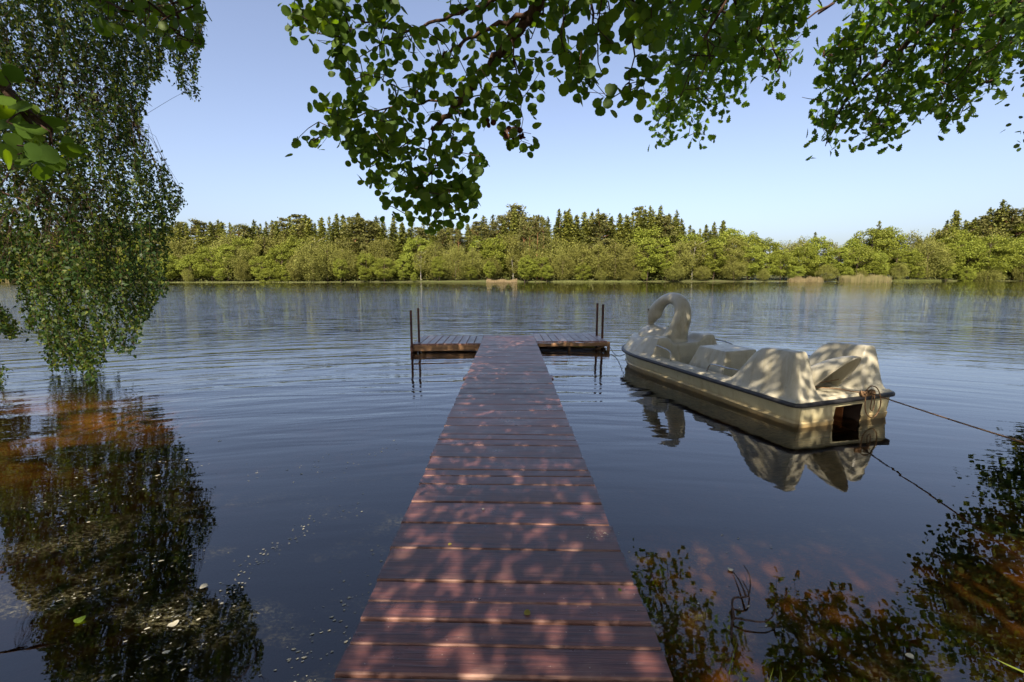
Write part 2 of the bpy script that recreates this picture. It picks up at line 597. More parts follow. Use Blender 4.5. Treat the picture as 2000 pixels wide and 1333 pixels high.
xs = np.concatenate([np.linspace(-420, -22, 30), np.linspace(-20, 20, 121), np.linspace(22, 420, 30)])
ys = np.concatenate([np.array([-60, -30, -12, -5, -2]), np.linspace(-1, 12, 66), np.linspace(13, 168, 32), np.linspace(170, 290, 30), np.array([330, 420, 700])])


def ground_z(x, y):
    by = bank_y(x)
    if y < by:
        z = 0.02 + 0.22 * min(1, (by - y) / 0.8) + 0.03 * noise.noise(Vector((x * 1.5, y * 1.5, 0)))
        return z + max(0, by - y - 1) * 0.02
    d = y - by
    shore = 168 + 3.0 * noise.noise(Vector((x * 0.02, 3, 0)))
    if y > shore:
        e = y - shore
        return 0.25 * min(1, e / 2) + 0.035 * e + 0.5 * noise.noise(Vector((x * 0.03, y * 0.03, 5)))
    dep = 0.13 + 0.24 * d + 0.05 * noise.noise(Vector((x * 0.8, y * 0.8, 2)))
    dep -= 0.9 * math.exp(-((x + 5.2) / 2.0) ** 2 - ((y - 4.6) / 1.1) ** 2)
    dep = max(dep, 0.12)
    dep *= min(1, d / 0.25)
    dep = min(dep, 2.2)
    return -dep


V, Fc = [], []
for y in ys:
    for x in xs:
        V.append((x, y, ground_z(x, y)))
nx = len(xs)
for j in range(len(ys) - 1):
    for i in range(nx - 1):
        Fc.append((j * nx + i, j * nx + i + 1, (j + 1) * nx + i + 1, (j + 1) * nx + i))
mi = [0 if (V[f[0]][2] + V[f[2]][2]) / 2 < -0.01 and V[f[0]][1] < 160 else 1 for f in Fc]
obj('ground', mesh('ground', V, Fc, [M['bed'], M['grass_ground']], True, mi), kind='structure')
x0, x1, y0, y1, zb = -415, 415, 0.2, 200, -2.6
bm = bmesh.new()
bmesh.ops.create_cube(bm, size=1)
for v in bm.verts:
    v.co = Vector(((x0 if v.co.x < 0 else x1), (y0 if v.co.y < 0 else y1), (zb if v.co.z < 0 else 0)))
obj('water', from_bm(bm, 'water', M['water']), kind='structure')

# ------------------------------------------------------------------ leaf helpers
def alder_outline():
    pts = [(0, 0.0)]
    n = 20
    for k in range(n + 1):
        a = -math.pi / 2 + 2 * math.pi * (k + 0.5) / (n + 1) 
        r = 0.46 * (1 + 0.035 * (1 if k % 2 else -1)) * (1 - 0.10 * max(0, -math.sin(a)) ** 3)
        pts.append((r * math.cos(a), 0.54 + r * math.sin(a)))
    return np.array(pts)


def oak_outline():
    half = [(0.03, 0.0), (0.08, 0.14), (0.20, 0.22), (0.14, 0.32), (0.30, 0.44), (0.20, 0.53), (0.36, 0.68), (0.24, 0.74), (0.26, 0.90), (0.10, 0.93)]
    return np.array(half + [(0, 1.0)] + [(-a, b) for a, b in half[::-1]])


BIRCH = np.array([(0, 0), (0.30, 0.28), (0.22, 0.55), (0, 1.0), (-0.22, 0.55), (-0.30, 0.28)])
QUICK = np.array([(0, 0), (0.42, 0.3), (0.36, 0.78), (0, 1.0), (-0.36, 0.78), (-0.42, 0.3)])
ALDER, OAK = alder_outline()[1:], oak_outline()


def leaves_mesh(name, P, D, N, size, outline, mat, fold=0.12):
    """P points (n,3), D direction of the midrib, N normals, size (n,)"""
    n = len(P)
    D = D / np.linalg.norm(D, axis=1, keepdims=True)
    Sd = np.cross(D, N)
    Sd /= np.maximum(np.linalg.norm(Sd, axis=1, keepdims=True), 1e-6)
    Nn = np.cross(Sd, D)
    m = len(outline)
    V = np.empty((n, m, 3))
    for k, (a, b) in enumerate(outline):
        cup = fold * abs(a) * 1.2 - 0.10 * b * b
        V[:, k] = P + (Sd * a + D * b + Nn * cup) * size[:, None]
    return fast_mesh(name, V.reshape(-1, 3), m, None, mat)


def rand_dirs(n, bias=(0, 0, -0.8)):
    d = rng.normal(size=(n, 3)) + np.array(bias)
    return d / np.linalg.norm(d, axis=1, keepdims=True)


def in_poly(px, py, poly):
    inside = np.zeros(len(px), bool)
    n = len(poly)
    j = n - 1
    for i in range(n):
        xi, yi = poly[i]
        xj, yj = poly[j]
        c = ((yi > py) != (yj > py)) & (px < (xj - xi) * (py - yi) / ((yj - yi) + 1e-12) + xi)
        inside ^= c
        j = i
    return inside


def sample_polys(polys, n, depth_fn, holes=()):
    """points seen inside image outlines, each at a depth of its own"""
    areas = []
    for p in polys:
        a = 0
        for i in range(len(p)):
            a += p[i - 1][0] * p[i][1] - p[i][0] * p[i - 1][1]
        areas.append(abs(a) / 2)
    out = []
    for p, a in zip(polys, areas):
        k = int(n * a / sum(areas)) + 1
        xa = [q[0] for q in p]
        ya = [q[1] for q in p]
        got = 0
        while got < k:
            x = rng.uniform(min(xa), max(xa), k)
            y = rng.uniform(min(ya), max(ya), k)
            ok = in_poly(x, y, p)
            for h in holes:
                ok &= ~(((x - h[0]) / h[2]) ** 2 + ((y - h[1]) / h[3]) ** 2 < 1)
            for xx, yy in zip(x[ok], y[ok]):
                out.append((xx, yy))
                got += 1
                if got >= k:
                    break
    out = np.array(out)
    W = np.array([at(x, y, depth_fn(x, y)) for x, y in out])
    return out, W


def grow(limbs, targets, step=0.10, r0=0.0016, maxd=9):
    """thread twigs from the limbs to every target; returns list of (p0,p1,r0,r1)"""
    nodes = [np.array(p) for l in limbs for p in l]
    par = [-1] * len(nodes)
    base = len(nodes)
    T = np.array(targets)
    d0 = np.min(np.linalg.norm(T[:, None] - np.array(nodes)[None], axis=2), axis=1)
    A = np.array(nodes)
    cap = base + len(T) * 12
    buf = np.zeros((cap, 3))
    buf[:base] = A
    cnt = base
    ends = []
    for k in np.argsort(d0):
        t = T[k]
        dd = np.linalg.norm(buf[:cnt] - t, axis=1)
        j = int(np.argmin(dd))
        d = dd[j]
        ns = max(1, min(8, int(d / step)))
        p0 = buf[j].copy()
        prev = j
        bend = rng.normal(size=3) * d * 0.10
        for s in range(1, ns + 1):
            f = s / ns
            q = p0 + (t - p0) * f + bend * math.sin(math.pi * f)
            if cnt >= cap:
                break
            buf[cnt] = q
            par.append(prev)
            prev = cnt
            cnt += 1
        ends.append(prev)
    load = np.zeros(cnt)
    for i in range(cnt - 1, base - 1, -1):
        load[i] += 1
        load[par[i]] += load[i]
    segs = []
    for i in range(base, cnt):
        rr = r0 * min(6, load[i] ** 0.42)
        rp = rr * 1.1
        segs.append((buf[par[i]], buf[i], rp, rr))
    return segs, buf[:cnt], par, ends


def segs_mesh(name, segs, mat, sides=4):
    P0 = np.array([s[0] for s in segs])
    P1 = np.array([s[1] for s in segs])
    r0 = np.array([s[2] for s in segs])
    r1 = np.array([s[3] for s in segs])
    D = P1 - P0
    D /= np.maximum(np.linalg.norm(D, axis=1, keepdims=True), 1e-9)
    U = np.where(np.abs(D[:, 2:3]) < 0.9, np.array([[0, 0, 1.0]]), np.array([[0, 1.0, 0]]))
    A = np.cross(D, U)
    A /= np.linalg.norm(A, axis=1, keepdims=True)
    B = np.cross(D, A)
    n = len(segs)
    V = np.empty((n, 2 * sides, 3))
    for k in range(sides):
        th = 2 * math.pi * k / sides
        o = A * math.cos(th) + B * math.sin(th)
        V[:, k] = P0 + o * r0[:, None]
        V[:, sides + k] = P1 + o * r1[:, None]
    base = (np.arange(n) * 2 * sides)[:, None]
    F = []
    for k in range(sides):
        k2 = (k + 1) % sides
        F.append(np.hstack([base + k, base + k2, base + sides + k2, base + sides + k]))
    return idx_mesh(name, V.reshape(-1, 3), np.concatenate(F), mat, True)


# ------------------------------------------------------------------ the forest across the lake
def quads(P, size, mat, name, Nb=(0, 0, 0.9), spread=1.0):
    n = len(P)
    N = rng.normal(size=(n, 3)) * spread + np.array(Nb)
    N /= np.linalg.norm(N, axis=1, keepdims=True)
    U = rng.normal(size=(n, 3))
    A = np.cross(N, U)
    A /= np.linalg.norm(A, axis=1, keepdims=True)
    B = np.cross(N, A)
    s = size * rng.uniform(0.6, 1.3, n)
    s = s[:, None]
    q = np.stack([P - A * s * 0.5, P + B * s * 0.42, P + A * s * 0.5, P - B * s * 0.42], 1)
    return fast_mesh(name, q.reshape(-1, 3), 4, None, mat)


def trunk_mesh(h, r, mat, limbs=6, z0=0.35, spread=0.35, name='trunk'):
    Vs, Fs = [], []

    def add(pts, rad, sides=6):
        v, f = tube_arrays(pts, rad, sides)
        o = len(Vs)
        Vs.extend(v)
        Fs.extend([tuple(i + o for i in q) for q in f])
    lean = rnd.uniform(-0.04, 0.04)
    pts = [(lean * z + 0.15 * math.sin(z * 0.6), 0.1 * math.cos(z * 0.5), z) for z in np.linspace(-0.3, h * 0.93, 8)]
    add(pts, [r * (1 - 0.85 * k / 7) for k in range(8)])
    for i in range(limbs):
        z = h * rnd.uniform(z0, 0.8)
        a = rnd.uniform(0, 2 * math.pi)
        L = h * spread * rnd.uniform(0.5, 1)
        p0 = (lean * z, 0, z)
        add([p0, (p0[0] + math.cos(a) * L * 0.5, math.sin(a) * L * 0.5, z + L * 0.35), (p0[0] + math.cos(a) * L, math.sin(a) * L, z + L * 0.6)], [r * 0.35, r * 0.22, r * 0.08], 5)
    return mesh(name, Vs, Fs, mat, True)


def proto_broad(h, wr, z_low, clumps, flat, leafsize, droop=0.0, per=46):
    P = []
    for i in range(clumps):
        for _ in range(30):
            u = rng.normal(size=3)
            u /= np.linalg.norm(u)
            rr = rng.uniform(0.45, 1.0) ** 0.5
            z = 0.5 + 0.5 * u[2] * rr
            zz = z_low + (h - z_low) * z
            prof = 1.0 - 0.35 * max(0, z - 0.5) - 0.25 * max(0, 0.35 - z)
            c = np.array([u[0] * rr * wr * prof, u[1] * rr * wr * prof, zz])
            break
        cr = rng.uniform(0.75, 1.35) * wr * 0.26
        q = rng.normal(size=(per, 3))
        q /= np.linalg.norm(q, axis=1, keepdims=True)
        q *= rng.uniform(0.5, 1.0, (per, 1)) * cr
        q[:, 2] = q[:, 2] * flat - (q[:, 0] ** 2 + q[:, 1] ** 2) / max(cr, .1) * (0.25 + droop)
        if droop > 0:
            q[:, 2] -= rng.uniform(0, 1, per) ** 2 * droop * cr * 3
        P.append(q + c)
    P = np.concatenate(P)
    P = P[P[:, 2] > 0.3]
    return P


def proto_spruce(h, wr, dens=1.0):
    P = []
    z = h * 0.06
    while z < h * 0.985:
        f = 1 - z / h
        rad = wr * (f ** 0.85) * rng.uniform(0.75, 1.15) + 0.12
        nb = max(6, int(17 * dens * (0.4 + f)))
        for b in range(nb):
            a = rng.uniform(0, 2 * math.pi)
            L = rad * rng.uniform(0.7, 1.15)
            k = max(3, int(L / 0.15))
            t = np.linspace(0.1, 1, k)
            x = np.cos(a) * L * t
            y = np.sin(a) * L * t
            zz = z - L * 0.32 * t + L * 0.14 * t * t
            q = np.stack([x, y, zz], 1) + rng.normal(size=(k, 3)) * [0.14, 0.14, 0.09]
            P.append(q)
        z += 0.34 + 0.26 * f
    P.append(np.stack([rng.normal(size=14) * 0.06, rng.normal(size=14) * 0.06, np.linspace(h * 0.95, h, 14)], 1))
    return np.concatenate(P)


def proto_pine(h, wr):
    P = []
    for i in range(44):
        z = h * rng.uniform(0.5, 1.0)
        a = rng.uniform(0, 2 * math.pi)
        rr = wr * rng.uniform(0.1, 1) * (1.05 - 0.75 * max(0, (z / h - 0.6) / 0.4))
        c = np.array([math.cos(a) * rr, math.sin(a) * rr, z])
        cr = rng.uniform(0.6, 1.1)
        q = rng.normal(size=(60, 3)) * 0.5 * cr * np.array([1.2, 1.2, 0.6])
        P.append(q + c)
    return np.concatenate(P)


protos = {'broad': [], 'olive': [], 'birch': [], 'spruce': [], 'pine': [], 'bush': []}
for i in range(6):
    h = 10.0
    P = proto_broad(h, [3.3, 3.8, 2.9, 4.1, 3.4, 3.0][i], 0.6 + 0.5 * (i % 3), 120, [0.42, 0.5, 0.6, 0.38, 0.55, 0.7][i], 0.3, per=100)
    protos['broad'].append((quads(P, 0.24, M['broad'], 'broadleaf_crown'), trunk_mesh(h, 0.17, M['far_bark'], 8), h))
for i in range(4):
    h = 10.0
    P = proto_broad(h, [3.2, 3.8, 3.5, 4.2][i], 1.0, 120, 0.9, 0.3, droop=0.35, per=100)
    protos['olive'].append((quads(P, 0.21, M['olive'], 'drooping_crown'), trunk_mesh(h, 0.15, M['far_bark'], 6), h))
for i in range(2):
    h = 10.0
    P = proto_broad(h, 2.4, 3.4, 60, 0.9, 0.3, droop=0.5, per=55)
    protos['birch'].append((quads(P, 0.24, M['olive'], 'birch_crown'), trunk_mesh(h, 0.11, M['birch_bark'], 6), h))
for i in range(6):
    h = 20.0
    P = proto_spruce(h, [4.0, 4.6, 3.3, 4.2, 3.6, 4.9][i], [1, 1.2, 0.8, 1, 0.7, 1.2][i])
    protos['spruce'].append((quads(P, 0.46, M['spruce'], 'spruce_crown', (0, 0, 1.1), 0.8), trunk_mesh(h, 0.22, M['far_bark'], 0), h))
for i in range(4):
    h = 20.0
    P = proto_pine(h, [2.7, 3.2, 2.4, 3.4][i])
    protos['pine'].append((quads(P, 0.44, M['pine'], 'pine_crown', (0, 0, 0.8), 1.0), trunk_mesh(h, 0.22, M['pine_bark'], 7, 0.5, 0.13), h))

SEG = [(-9999, 60, 'left of the hanging birch strands'), (60, 340, 'seen through the hanging birch'), (340, 500, 'just right of the hanging birch'),
       (500, 640, 'between hanging birch and alder branch tip'), (640, 790, 'left of the alder branch tip'), (790, 950, 'under the alder branch tip'),
       (950, 1050, 'straight behind the walkway'), (1050, 1180, 'behind the right ladder poles'), (1180, 1290, 'left of the swan head'), (1290, 1400, 'above the swan neck'),
       (1400, 1560, 'above the front of the swan boat'), (1560, 1700, 'above the swan boat stern'), (1700, 1840, 'behind the pale reed bed'), (1840, 9999, 'near the right picture edge')]
ORD = ['leftmost', 'second from left', 'third from left', 'fourth from left', 'fifth from left', 'sixth from left', 'seventh from left', 'eighth from left', 'ninth from left', 'tenth from left', 'eleventh from left', 'twelfth from left', 'thirteenth from left', 'fourteenth from left', 'fifteenth from left', 'sixteenth from left']
placed = []


def plant(kind, px, D, top_y, row, width=1.0, squash=None):
    base = at(px, 550, D)
    gz = ground_z(base[0], D)
    # height so that the crown top stands where the skyline is
    topz = at(px, top_y, D)[2]
    H = max(3.0, topz - gz)
    cm, tm, h = rnd.choice(protos[kind])
    sc = H / h
    nm = {'broad': 'broadleaf_tree', 'olive': 'willow_tree', 'birch': 'birch_tree', 'spruce': 'spruce_tree', 'pine': 'pine_tree'}[kind]
    root = obj(nm, None, loc=(base[0], D, gz))
    root.rotation_euler = (0, 0, rnd.uniform(0, 6.28))
    root.scale = (sc * width, sc * width, sc)
    obj('crown', cm, root)
    obj('trunk', tm, root)
    placed.append((kind, row, px, root))
    return root


SKY = [(-300, 434), (0, 438), (330, 430), (440, 424), (560, 428), (665, 415), (760, 426), (860, 434), (960, 422), (1005, 405), (1060, 425), (1100, 410), (1200, 413), (1285, 402),
       (1325, 418), (1360, 444), (1405, 436), (1470, 455), (1530, 466), (1585, 456), (1640, 466), (1705, 434), (1760, 447), (1800, 452), (1845, 415), (1890, 425), (1940, 393), (1965, 410), (2000, 390), (2300, 395)]
FRONT = [(-300, 480), (330, 470), (480, 458), (560, 470), (630, 452), (700, 466), (790, 470), (880, 452), (960, 470), (1060, 478), (1110, 470), (1170, 443), (1230, 462), (1280, 450), (1330, 452), (1400, 450),
         (1500, 466), (1600, 470), (1700, 462), (1780, 462), (1850, 445), (1900, 442), (1960, 440), (2300, 440)]


def interp(tab, x):
    return float(np.interp(x, [a for a, b in tab], [b for a, b in tab]))


# back row of conifers on the skyline
px = -120
while px < 2130:
    t = interp(SKY, px) + rnd.choice([-5, -2, 2, 5, 9, 14])
    D = rnd.uniform(186, 200)
    gap = 1420 < px < 1830
    if not gap or rnd.random() < 0.22:
        pr = 0.92 if (px > 1080 or 620 < px < 760) else 0.75
        kind = 'spruce' if rnd.random() < pr else 'pine'
        plant(kind, px, D, t, 'on the skyline', rnd.uniform(0.95, 1.45))
    px += rnd.uniform(11, 21) if not gap else rnd.uniform(25, 45)
for px, t in ((1005, 404), (665, 417), (548, 431), (1110, 407), (1285, 401), (1316, 411), (1270, 410), (1405, 434), (1585, 454), (1706, 432), (1938, 392), (1850, 411), (1996, 392), (1244, 411), (436, 428)):
    plant('spruce', px, 184, t, 'standing tall on the skyline', 1.0)
# middle row fills
px = -130
while px < 2140:
    t = (interp(SKY, px) * 0.3 + interp(FRONT, px) * 0.7) + rnd.uniform(-4, 14)
    kind = rnd.choice(['broad', 'olive', 'pine', 'spruce', 'broad', 'birch'])
    if 1420 < px < 1830:
        kind = rnd.choice(['broad', 'broad', 'olive', 'birch'])
        t = interp(SKY, px) + rnd.uniform(2, 12)
    plant(kind, px, rnd.uniform(178, 184), t, 'in the middle row', rnd.uniform(0.85, 1.1))
    px += rnd.uniform(24, 44)
# second belt of conifers filling in under the skyline
px = -120
while px < 2130:
    if not 1430 < px < 1820:
        plant('spruce' if rnd.random() < 0.75 else 'pine', px, rnd.uniform(181, 186), interp(SKY, px) + rnd.uniform(3, 20), 'just below the skyline', rnd.uniform(1.2, 1.7))
    px += rnd.uniform(13, 24)
# pines with bare trunks by the gap right of the alder tip
for px, t in ((1022, 424), (1034, 432), (1049, 422), (1060, 428), (896, 440), (885, 447)):
    plant('pine', px, 177, t, 'with bare reddish trunk', 0.75)
# front row along the waterline
px = -140
i = 0
while px < 2150:
    t = interp(FRONT, px) + rnd.uniform(8, 34)
    if 850 < px < 960 or 1120 < px < 1210:
        kind = 'olive'
    elif px < 820 or px > 1480:
        kind = rnd.choice(['broad', 'broad', 'broad', 'olive'])
    else:
        kind = rnd.choice(['broad', 'olive', 'broad', 'birch'])
    if 1020 < px < 1080:
        t = 500
        kind = 'broad'
    plant(kind, px, rnd.uniform(170.5, 174), t, 'at the waterline', rnd.uniform(0.95, 1.25))
    px += rnd.uniform(26, 42)
# low growth that hangs over the water
px = -140
while px < 2150:
    plant(rnd.choice(['broad', 'olive', 'broad']), px, rnd.uniform(168.6, 170), rnd.uniform(500, 532), 'low over the waterline', rnd.uniform(0.9, 1.5))
    px += rnd.uniform(30, 70)

LK = {'broad': 'light green round-crowned tree', 'olive': 'olive green drooping tree', 'birch': 'pale-trunked birch', 'spruce': 'dark pointed spruce', 'pine': 'brownish open-crowned pine'}
CT = {'broad': 'tree', 'olive': 'tree', 'birch': 'birch', 'spruce': 'spruce', 'pine': 'pine'}
GR = {'broad': 'broadleaf trees across the lake', 'olive': 'drooping trees across the lake', 'birch': 'birches across the lake', 'spruce': 'spruces across the lake', 'pine': 'pines across the lake'}
buckets = {}
for kind, row, px, root in placed:
    for a, b, ph in SEG:
        if a <= px < b:
            buckets.setdefault((kind, row, ph), []).append((px, root))
for (kind, row, ph), lst in buckets.items():
    lst.sort(key=lambda q: q[0])
    for k, (px, root) in enumerate(lst):
        o = '' if len(lst) == 1 else ', rightmost'
        if len(lst) > 1 and k < len(lst) - 1:
            o = ', ' + ORD[min(k, 15)]
        lb = f"{LK[kind]} {row} {ph}{o}"
        if px < -60 or px > 2060:
            lb = f"{LK[kind]} {row} just outside the {'left' if px < 0 else 'right'} picture edge{', ' + ORD[min(k, 15)] if len(lst) > 1 else ''}"
        root['label'] = ' '.join(lb.split()[:16])
        root['category'] = CT[kind]
        root['group'] = GR[kind]

# undergrowth along the far bank: nobody could count it
P = []
for k in range(16000):
    x = rng.uniform(-200, 215)
    y = 168.5 + rng.uniform(0, 26)
    g = 1.4 + 1.3 * noise.noise(Vector((x * 0.08, y * 0.1, 0)))
    P.append((x, y, ground_z(x, y) + rng.uniform(0, 1) * max(0.4, g) * (1 + (y - 168) * 0.10)))
obj('undergrowth', quads(np.array(P), 0.42, M['sedge'], 'undergrowth'), kind='stuff', label='low green undergrowth under the trees along the far bank')


def reed_bed(x0, x1, h, n, lab, mat='reed'):
    q = []
    for k in range(n):
        x = rng.uniform(x0, x1)
        y = rng.uniform(165.6, 168.8)
        hh = h * rng.uniform(0.6, 1.1) * (0.8 + 0.5 * noise.noise(Vector((x * 0.4, 0, 0))))
        l = rng.uniform(-0.15, 0.15)
        q += [(x, y, 0), (x + 0.09, y, 0), (x + l + 0.02, y + l, hh), (x + l, y + l, hh)]
    obj('reed_bed', fast_mesh('reed_bed', np.array(q), 4, None, M[mat]), kind='stuff', label=lab)


def X_at(px):
    return at(px, 550, 168)[0]


reed_bed(X_at(1640), X_at(1732), 2.7, 2200, 'pale straw reeds at the far waterline behind the boat stern')
reed_bed(X_at(1540), X_at(1602), 2.0, 900, 'pale straw reeds left of the larger reed bed')
reed_bed(X_at(-60), X_at(30), 2.6, 1500, 'pale reeds at the far bank, left picture edge')
reed_bed(X_at(1745), X_at(1830), 1.0, 900, 'short green sedge right of the reed bed', 'sedge')
reed_bed(X_at(950), X_at(1010), 1.2, 700, 'low straw reeds at the far bank behind the walkway')
reed_bed(X_at(1080), X_at(1250), 0.8, 1200, 'short green sedge at the far bank left of the swan head', 'sedge')
reed_bed(X_at(330), X_at(640), 0.5, 1200, 'low green sedge along the left far bank', 'sedge')

# ------------------------------------------------------------------ the jetty
jetty = thing('jetty', 'dark red stained wooden walkway with T-shaped platform and ladder poles', 'jetty')


def plank(cx, cy, cz, length, width, thick, rz, mat, along_x=True):
    """one board with softened arrises and slightly uneven ends; one long side and the ends paler, bare wood with sunlight painted in"""
    L, Wd, T = length / 2, width / 2, thick / 2
    nseg = 6
    V, F, mi = [], [], []
    e = 0.004
    ph = rnd.uniform(0, 100)
    for i in range(nseg + 1):
        x = -L + 2 * L * i / nseg
        wob = 0.0015 * math.sin(ph + x * 5)
        cup = 0.0012 * math.sin(ph * 2 + x * 3)
        sec = [(-Wd + wob, -T), (-Wd + wob, T - e * 1.4), (-Wd + wob + e, T - e * 0.3), (-Wd + wob + 2.2 * e, T + cup), (Wd + wob - 2 * e, T + cup), (Wd + wob, T - e), (Wd + wob, -T)]
        for (yy, zz) in sec:
            V.append((x, yy, zz))
    m = 7
    for i in range(nseg):
        for k in range(m):
            k2 = (k + 1) % m
            F.append((i * m + k, (i + 1) * m + k, (i + 1) * m + k2, i * m + k2))
            mi.append(1 if k in (0, 1, 2) else 0)
    F.append(tuple(range(m)))
    F.append(tuple(range(nseg * m, nseg * m + m))[::-1])
    mi += [1, 1]
    me = mesh('plank', V, F, [mat, M['plank_edge']], False, mi)
    o = obj('plank', me, jetty, loc=(cx, cy, cz))
    o.rotation_euler = (rnd.uniform(-0.004, 0.004), rnd.uniform(-0.003, 0.003), rz + rnd.uniform(-0.002, 0.002))
    return o


bounds = [(0.60, 8), (0.87, 8), (1.13, 10), (1.27, 3), (1.40, 6), (1.526, 16), (1.676, 3), (1.81, 17), (1.928, 3), (2.075, 9), (2.35, 9), (2.617, 8), (2.88, 9), (3.147, 7), (3.29, 3), (3.406, 8), (3.653, 6), (3.935, 6),
          (4.08, 3), (4.219, 6), (4.478, 6), (4.734, 7), (5.019, 6), (5.27, 5), (5.52, 6), (5.764, 6), (6.067, 6), (6.34, 5), (6.692, 8), (6.93, 5), (7.16, 6), (7.403, 12)]
y = 7.403
while y < 11.7:
    y += 0.232 + rnd.uniform(-0.012, 0.012)
    bounds.append((y, rnd.choice([4, 5, 6, 8])))
for (a, ga), (b, gb) in zip(bounds[:-1], bounds[1:]):
    ya, yb = a + ga * 0.0005, b - gb * 0.0005
    c = (ya + yb) / 2
    xc = -0.03 - 0.004 * c
    wd = 1.285
    if 6.6 < c < 6.9:
        wd = 1.36
    skew = -0.027 if c < 7.3 else -0.004
    plank(xc + rnd.uniform(-0.004, 0.004), c, 0.2 - 0.019 + rnd.uniform(-0.0015, 0.0015), wd + rnd.uniform(-0.006, 0.006), yb - ya, 0.038, skew, M['plank'] if c < 7.5 else M['plank'])
deck_end = bounds[-1][0]


def beam(name, p0, p1, wdt, hgt, mat=M['beam'], lab=None):
    p0, p1 = Vector(p0), Vector(p1)
    d = p1 - p0
    bm = box(0, 0, 0, d.length, wdt, hgt, 0, 0.004)
    me = from_bm(bm, name, mat)
    o = obj(name, me, jetty)
    o.location = (p0 + p1) / 2
    o.rotation_euler = d.to_track_quat('X', 'Z').to_euler()
    if lab:
        o['label'] = lab
    return o


for sx in (-0.52, 0.47):
    beam('stringer', (sx, 0.3, 0.10), (sx - 0.035, 11.8, 0.10), 0.07, 0.115)
for yy in (2.4, 4.8, 7.3, 9.6):
    for sx in (-0.44, 0.38):
        V, Fc = tube_arrays([(sx, yy, -2.3), (sx, yy, 0.13)], 0.06, 10)
        obj('pile', mesh('pile', V, Fc, M['beam'], True), jetty)
    beam('cross_beam', (-0.60, yy, 0.01), (0.52, yy, 0.01), 0.09, 0.06)
# left arm of the T
PL = dict(y0=10.30, y1=11.84)


def arm(xa, xb, ya, yb, z, n, skew):
    ws = (xb - xa) / n
    for k in range(n):
        xm = xa + ws * (k + 0.5)
        ym = (ya + yb) / 2 + skew * xm
        o = plank(xm, ym, z - 0.017 + rnd.uniform(-0.002, 0.002), (yb - ya) + rnd.uniform(-0.02, 0.02), ws - rnd.uniform(0.006, 0.014), 0.034, math.pi / 2 + skew * 0.6, M['grey_plank'])


arm(-2.30, -0.715, 10.38, 11.86, 0.195, 9, 0.03)
arm(0.565, 2.24, 10.60, 12.08, 0.205, 9, 0.03)
beam('fascia', (-2.31, 10.27, 0.10), (-0.70, 10.34, 0.10), 0.035, 0.13, lab='ochre weathered edge board of the left platform arm')
beam('fascia', (-2.31, 11.80, 0.10), (-0.70, 11.85, 0.10), 0.035, 0.13)
beam('side_beam', (-2.31, 10.30, 0.09), (-2.36, 11.80, 0.09), 0.04, 0.14)
beam('fascia', (0.56, 10.57, 0.125), (2.27, 10.63, 0.135), 0.035, 0.075)
beam('fascia', (0.56, 12.06, 0.125), (2.27, 12.1, 0.135), 0.035, 0.075)
beam('side_beam', (2.26, 10.64, 0.12), (2.30, 12.05, 0.12), 0.04, 0.09)
beam('corner_post', (2.275, 10.62, -1.2), (2.275, 10.62, 0.19), 0.06, 0.06)
beam('corner_post', (2.30, 12.06, -1.2), (2.30, 12.06, 0.17), 0.06, 0.06)
beam('support_post', (1.36, 10.70, -1.2), (1.36, 10.70, 0.10), 0.055, 0.055)
beam('brace', (1.95, 10.80, -0.05), (2.26, 10.66, 0.12), 0.03, 0.04)
beam('brace', (2.02, 11.2, 0.14), (2.26, 10.7, -0.02), 0.03, 0.04)
beam('cross_beam', (0.60, 11.1, 0.02), (2.2, 11.2, 0.045), 0.07, 0.05)
beam('cross_beam', (-2.2, 10.9, 0.03), (-0.6, 11.0, 0.03), 0.09, 0.10)
for xx, yy in ((-2.25, 10.45), (-2.28, 11.7), (-0.85, 11.7)):
    V, Fc = tube_arrays([(xx, yy, -2.0), (xx, yy, 0.14)], 0.055, 10)
    obj('pile', mesh('pile', V, Fc, M['beam'], True), jetty)


def pole(x, y, ztop, lean=(0, 0), r=0.021):
    # L-shaped steel angle bar
    sec = [(-r, -r), (r, -r), (r, -r + 0.012), (-r + 0.012, -r + 0.012), (-r + 0.012, r), (-r, r)]
    V, F = [], []
    for z in (-0.75, 0.2, ztop):
        for a, b in sec:
            V.append((x + a * 1.15 + lean[0] * (z - 0.2), y + b * 1.15 + lean[1] * (z - 0.2), z))
    for i in range(2):
        for k in range(6):
            k2 = (k + 1) % 6
            F.append((i * 6 + k, i * 6 + k2, i * 6 + 6 + k2, i * 6 + 6 + k))
    F.append((12, 13, 14, 15, 16, 17))
    obj('ladder_pole', mesh('ladder_pole', V, F, M['rust']), jetty)


pl = [at(803, 606, 10.26), at(817, 602, 10.62), at(1167, 593, 11.6), at(1178, 595, 11.1)]
pole(pl[0][0], 10.235, pl[0][2])
pole(pl[1][0], 10.62, pl[1][2])
pole(pl[2][0] + 0.0, 11.6, pl[2][2])
pole(pl[3][0], 11.1, pl[3][2])
for a, b in ((0, 1), (2, 3)):
    p, q = pl[a], pl[b]
    for z in (-0.12, -0.40):
        beam('ladder_rung', (p[0], [10.235, 0, 11.6][a], z), (q[0], [0, 10.62, 0, 11.1][b], z), 0.025, 0.025, M['rust'])

# ------------------------------------------------------------------ the swan pedal boat
BO, PSI = (3.9, 5.13, 0.0), R(16.5)
boat = thing('swan_pedal_boat', 'cream fibreglass swan pedal boat moored right of the jetty, dappled with sun', 'pedal boat', BO, PSI)
boat.rotation_euler = (R(0.6), R(-1.2), PSI)
BL = 4.42


def half_w(y):
    if y < 3.1:
        return 0.775 - 0.01 * (1 - y / 3.1)
    t = min(1.0, (y - 3.1) / (BL - 3.1))
    return 0.775 * max(0.0, 1 - t ** 2.5) ** (1 / 2.1)


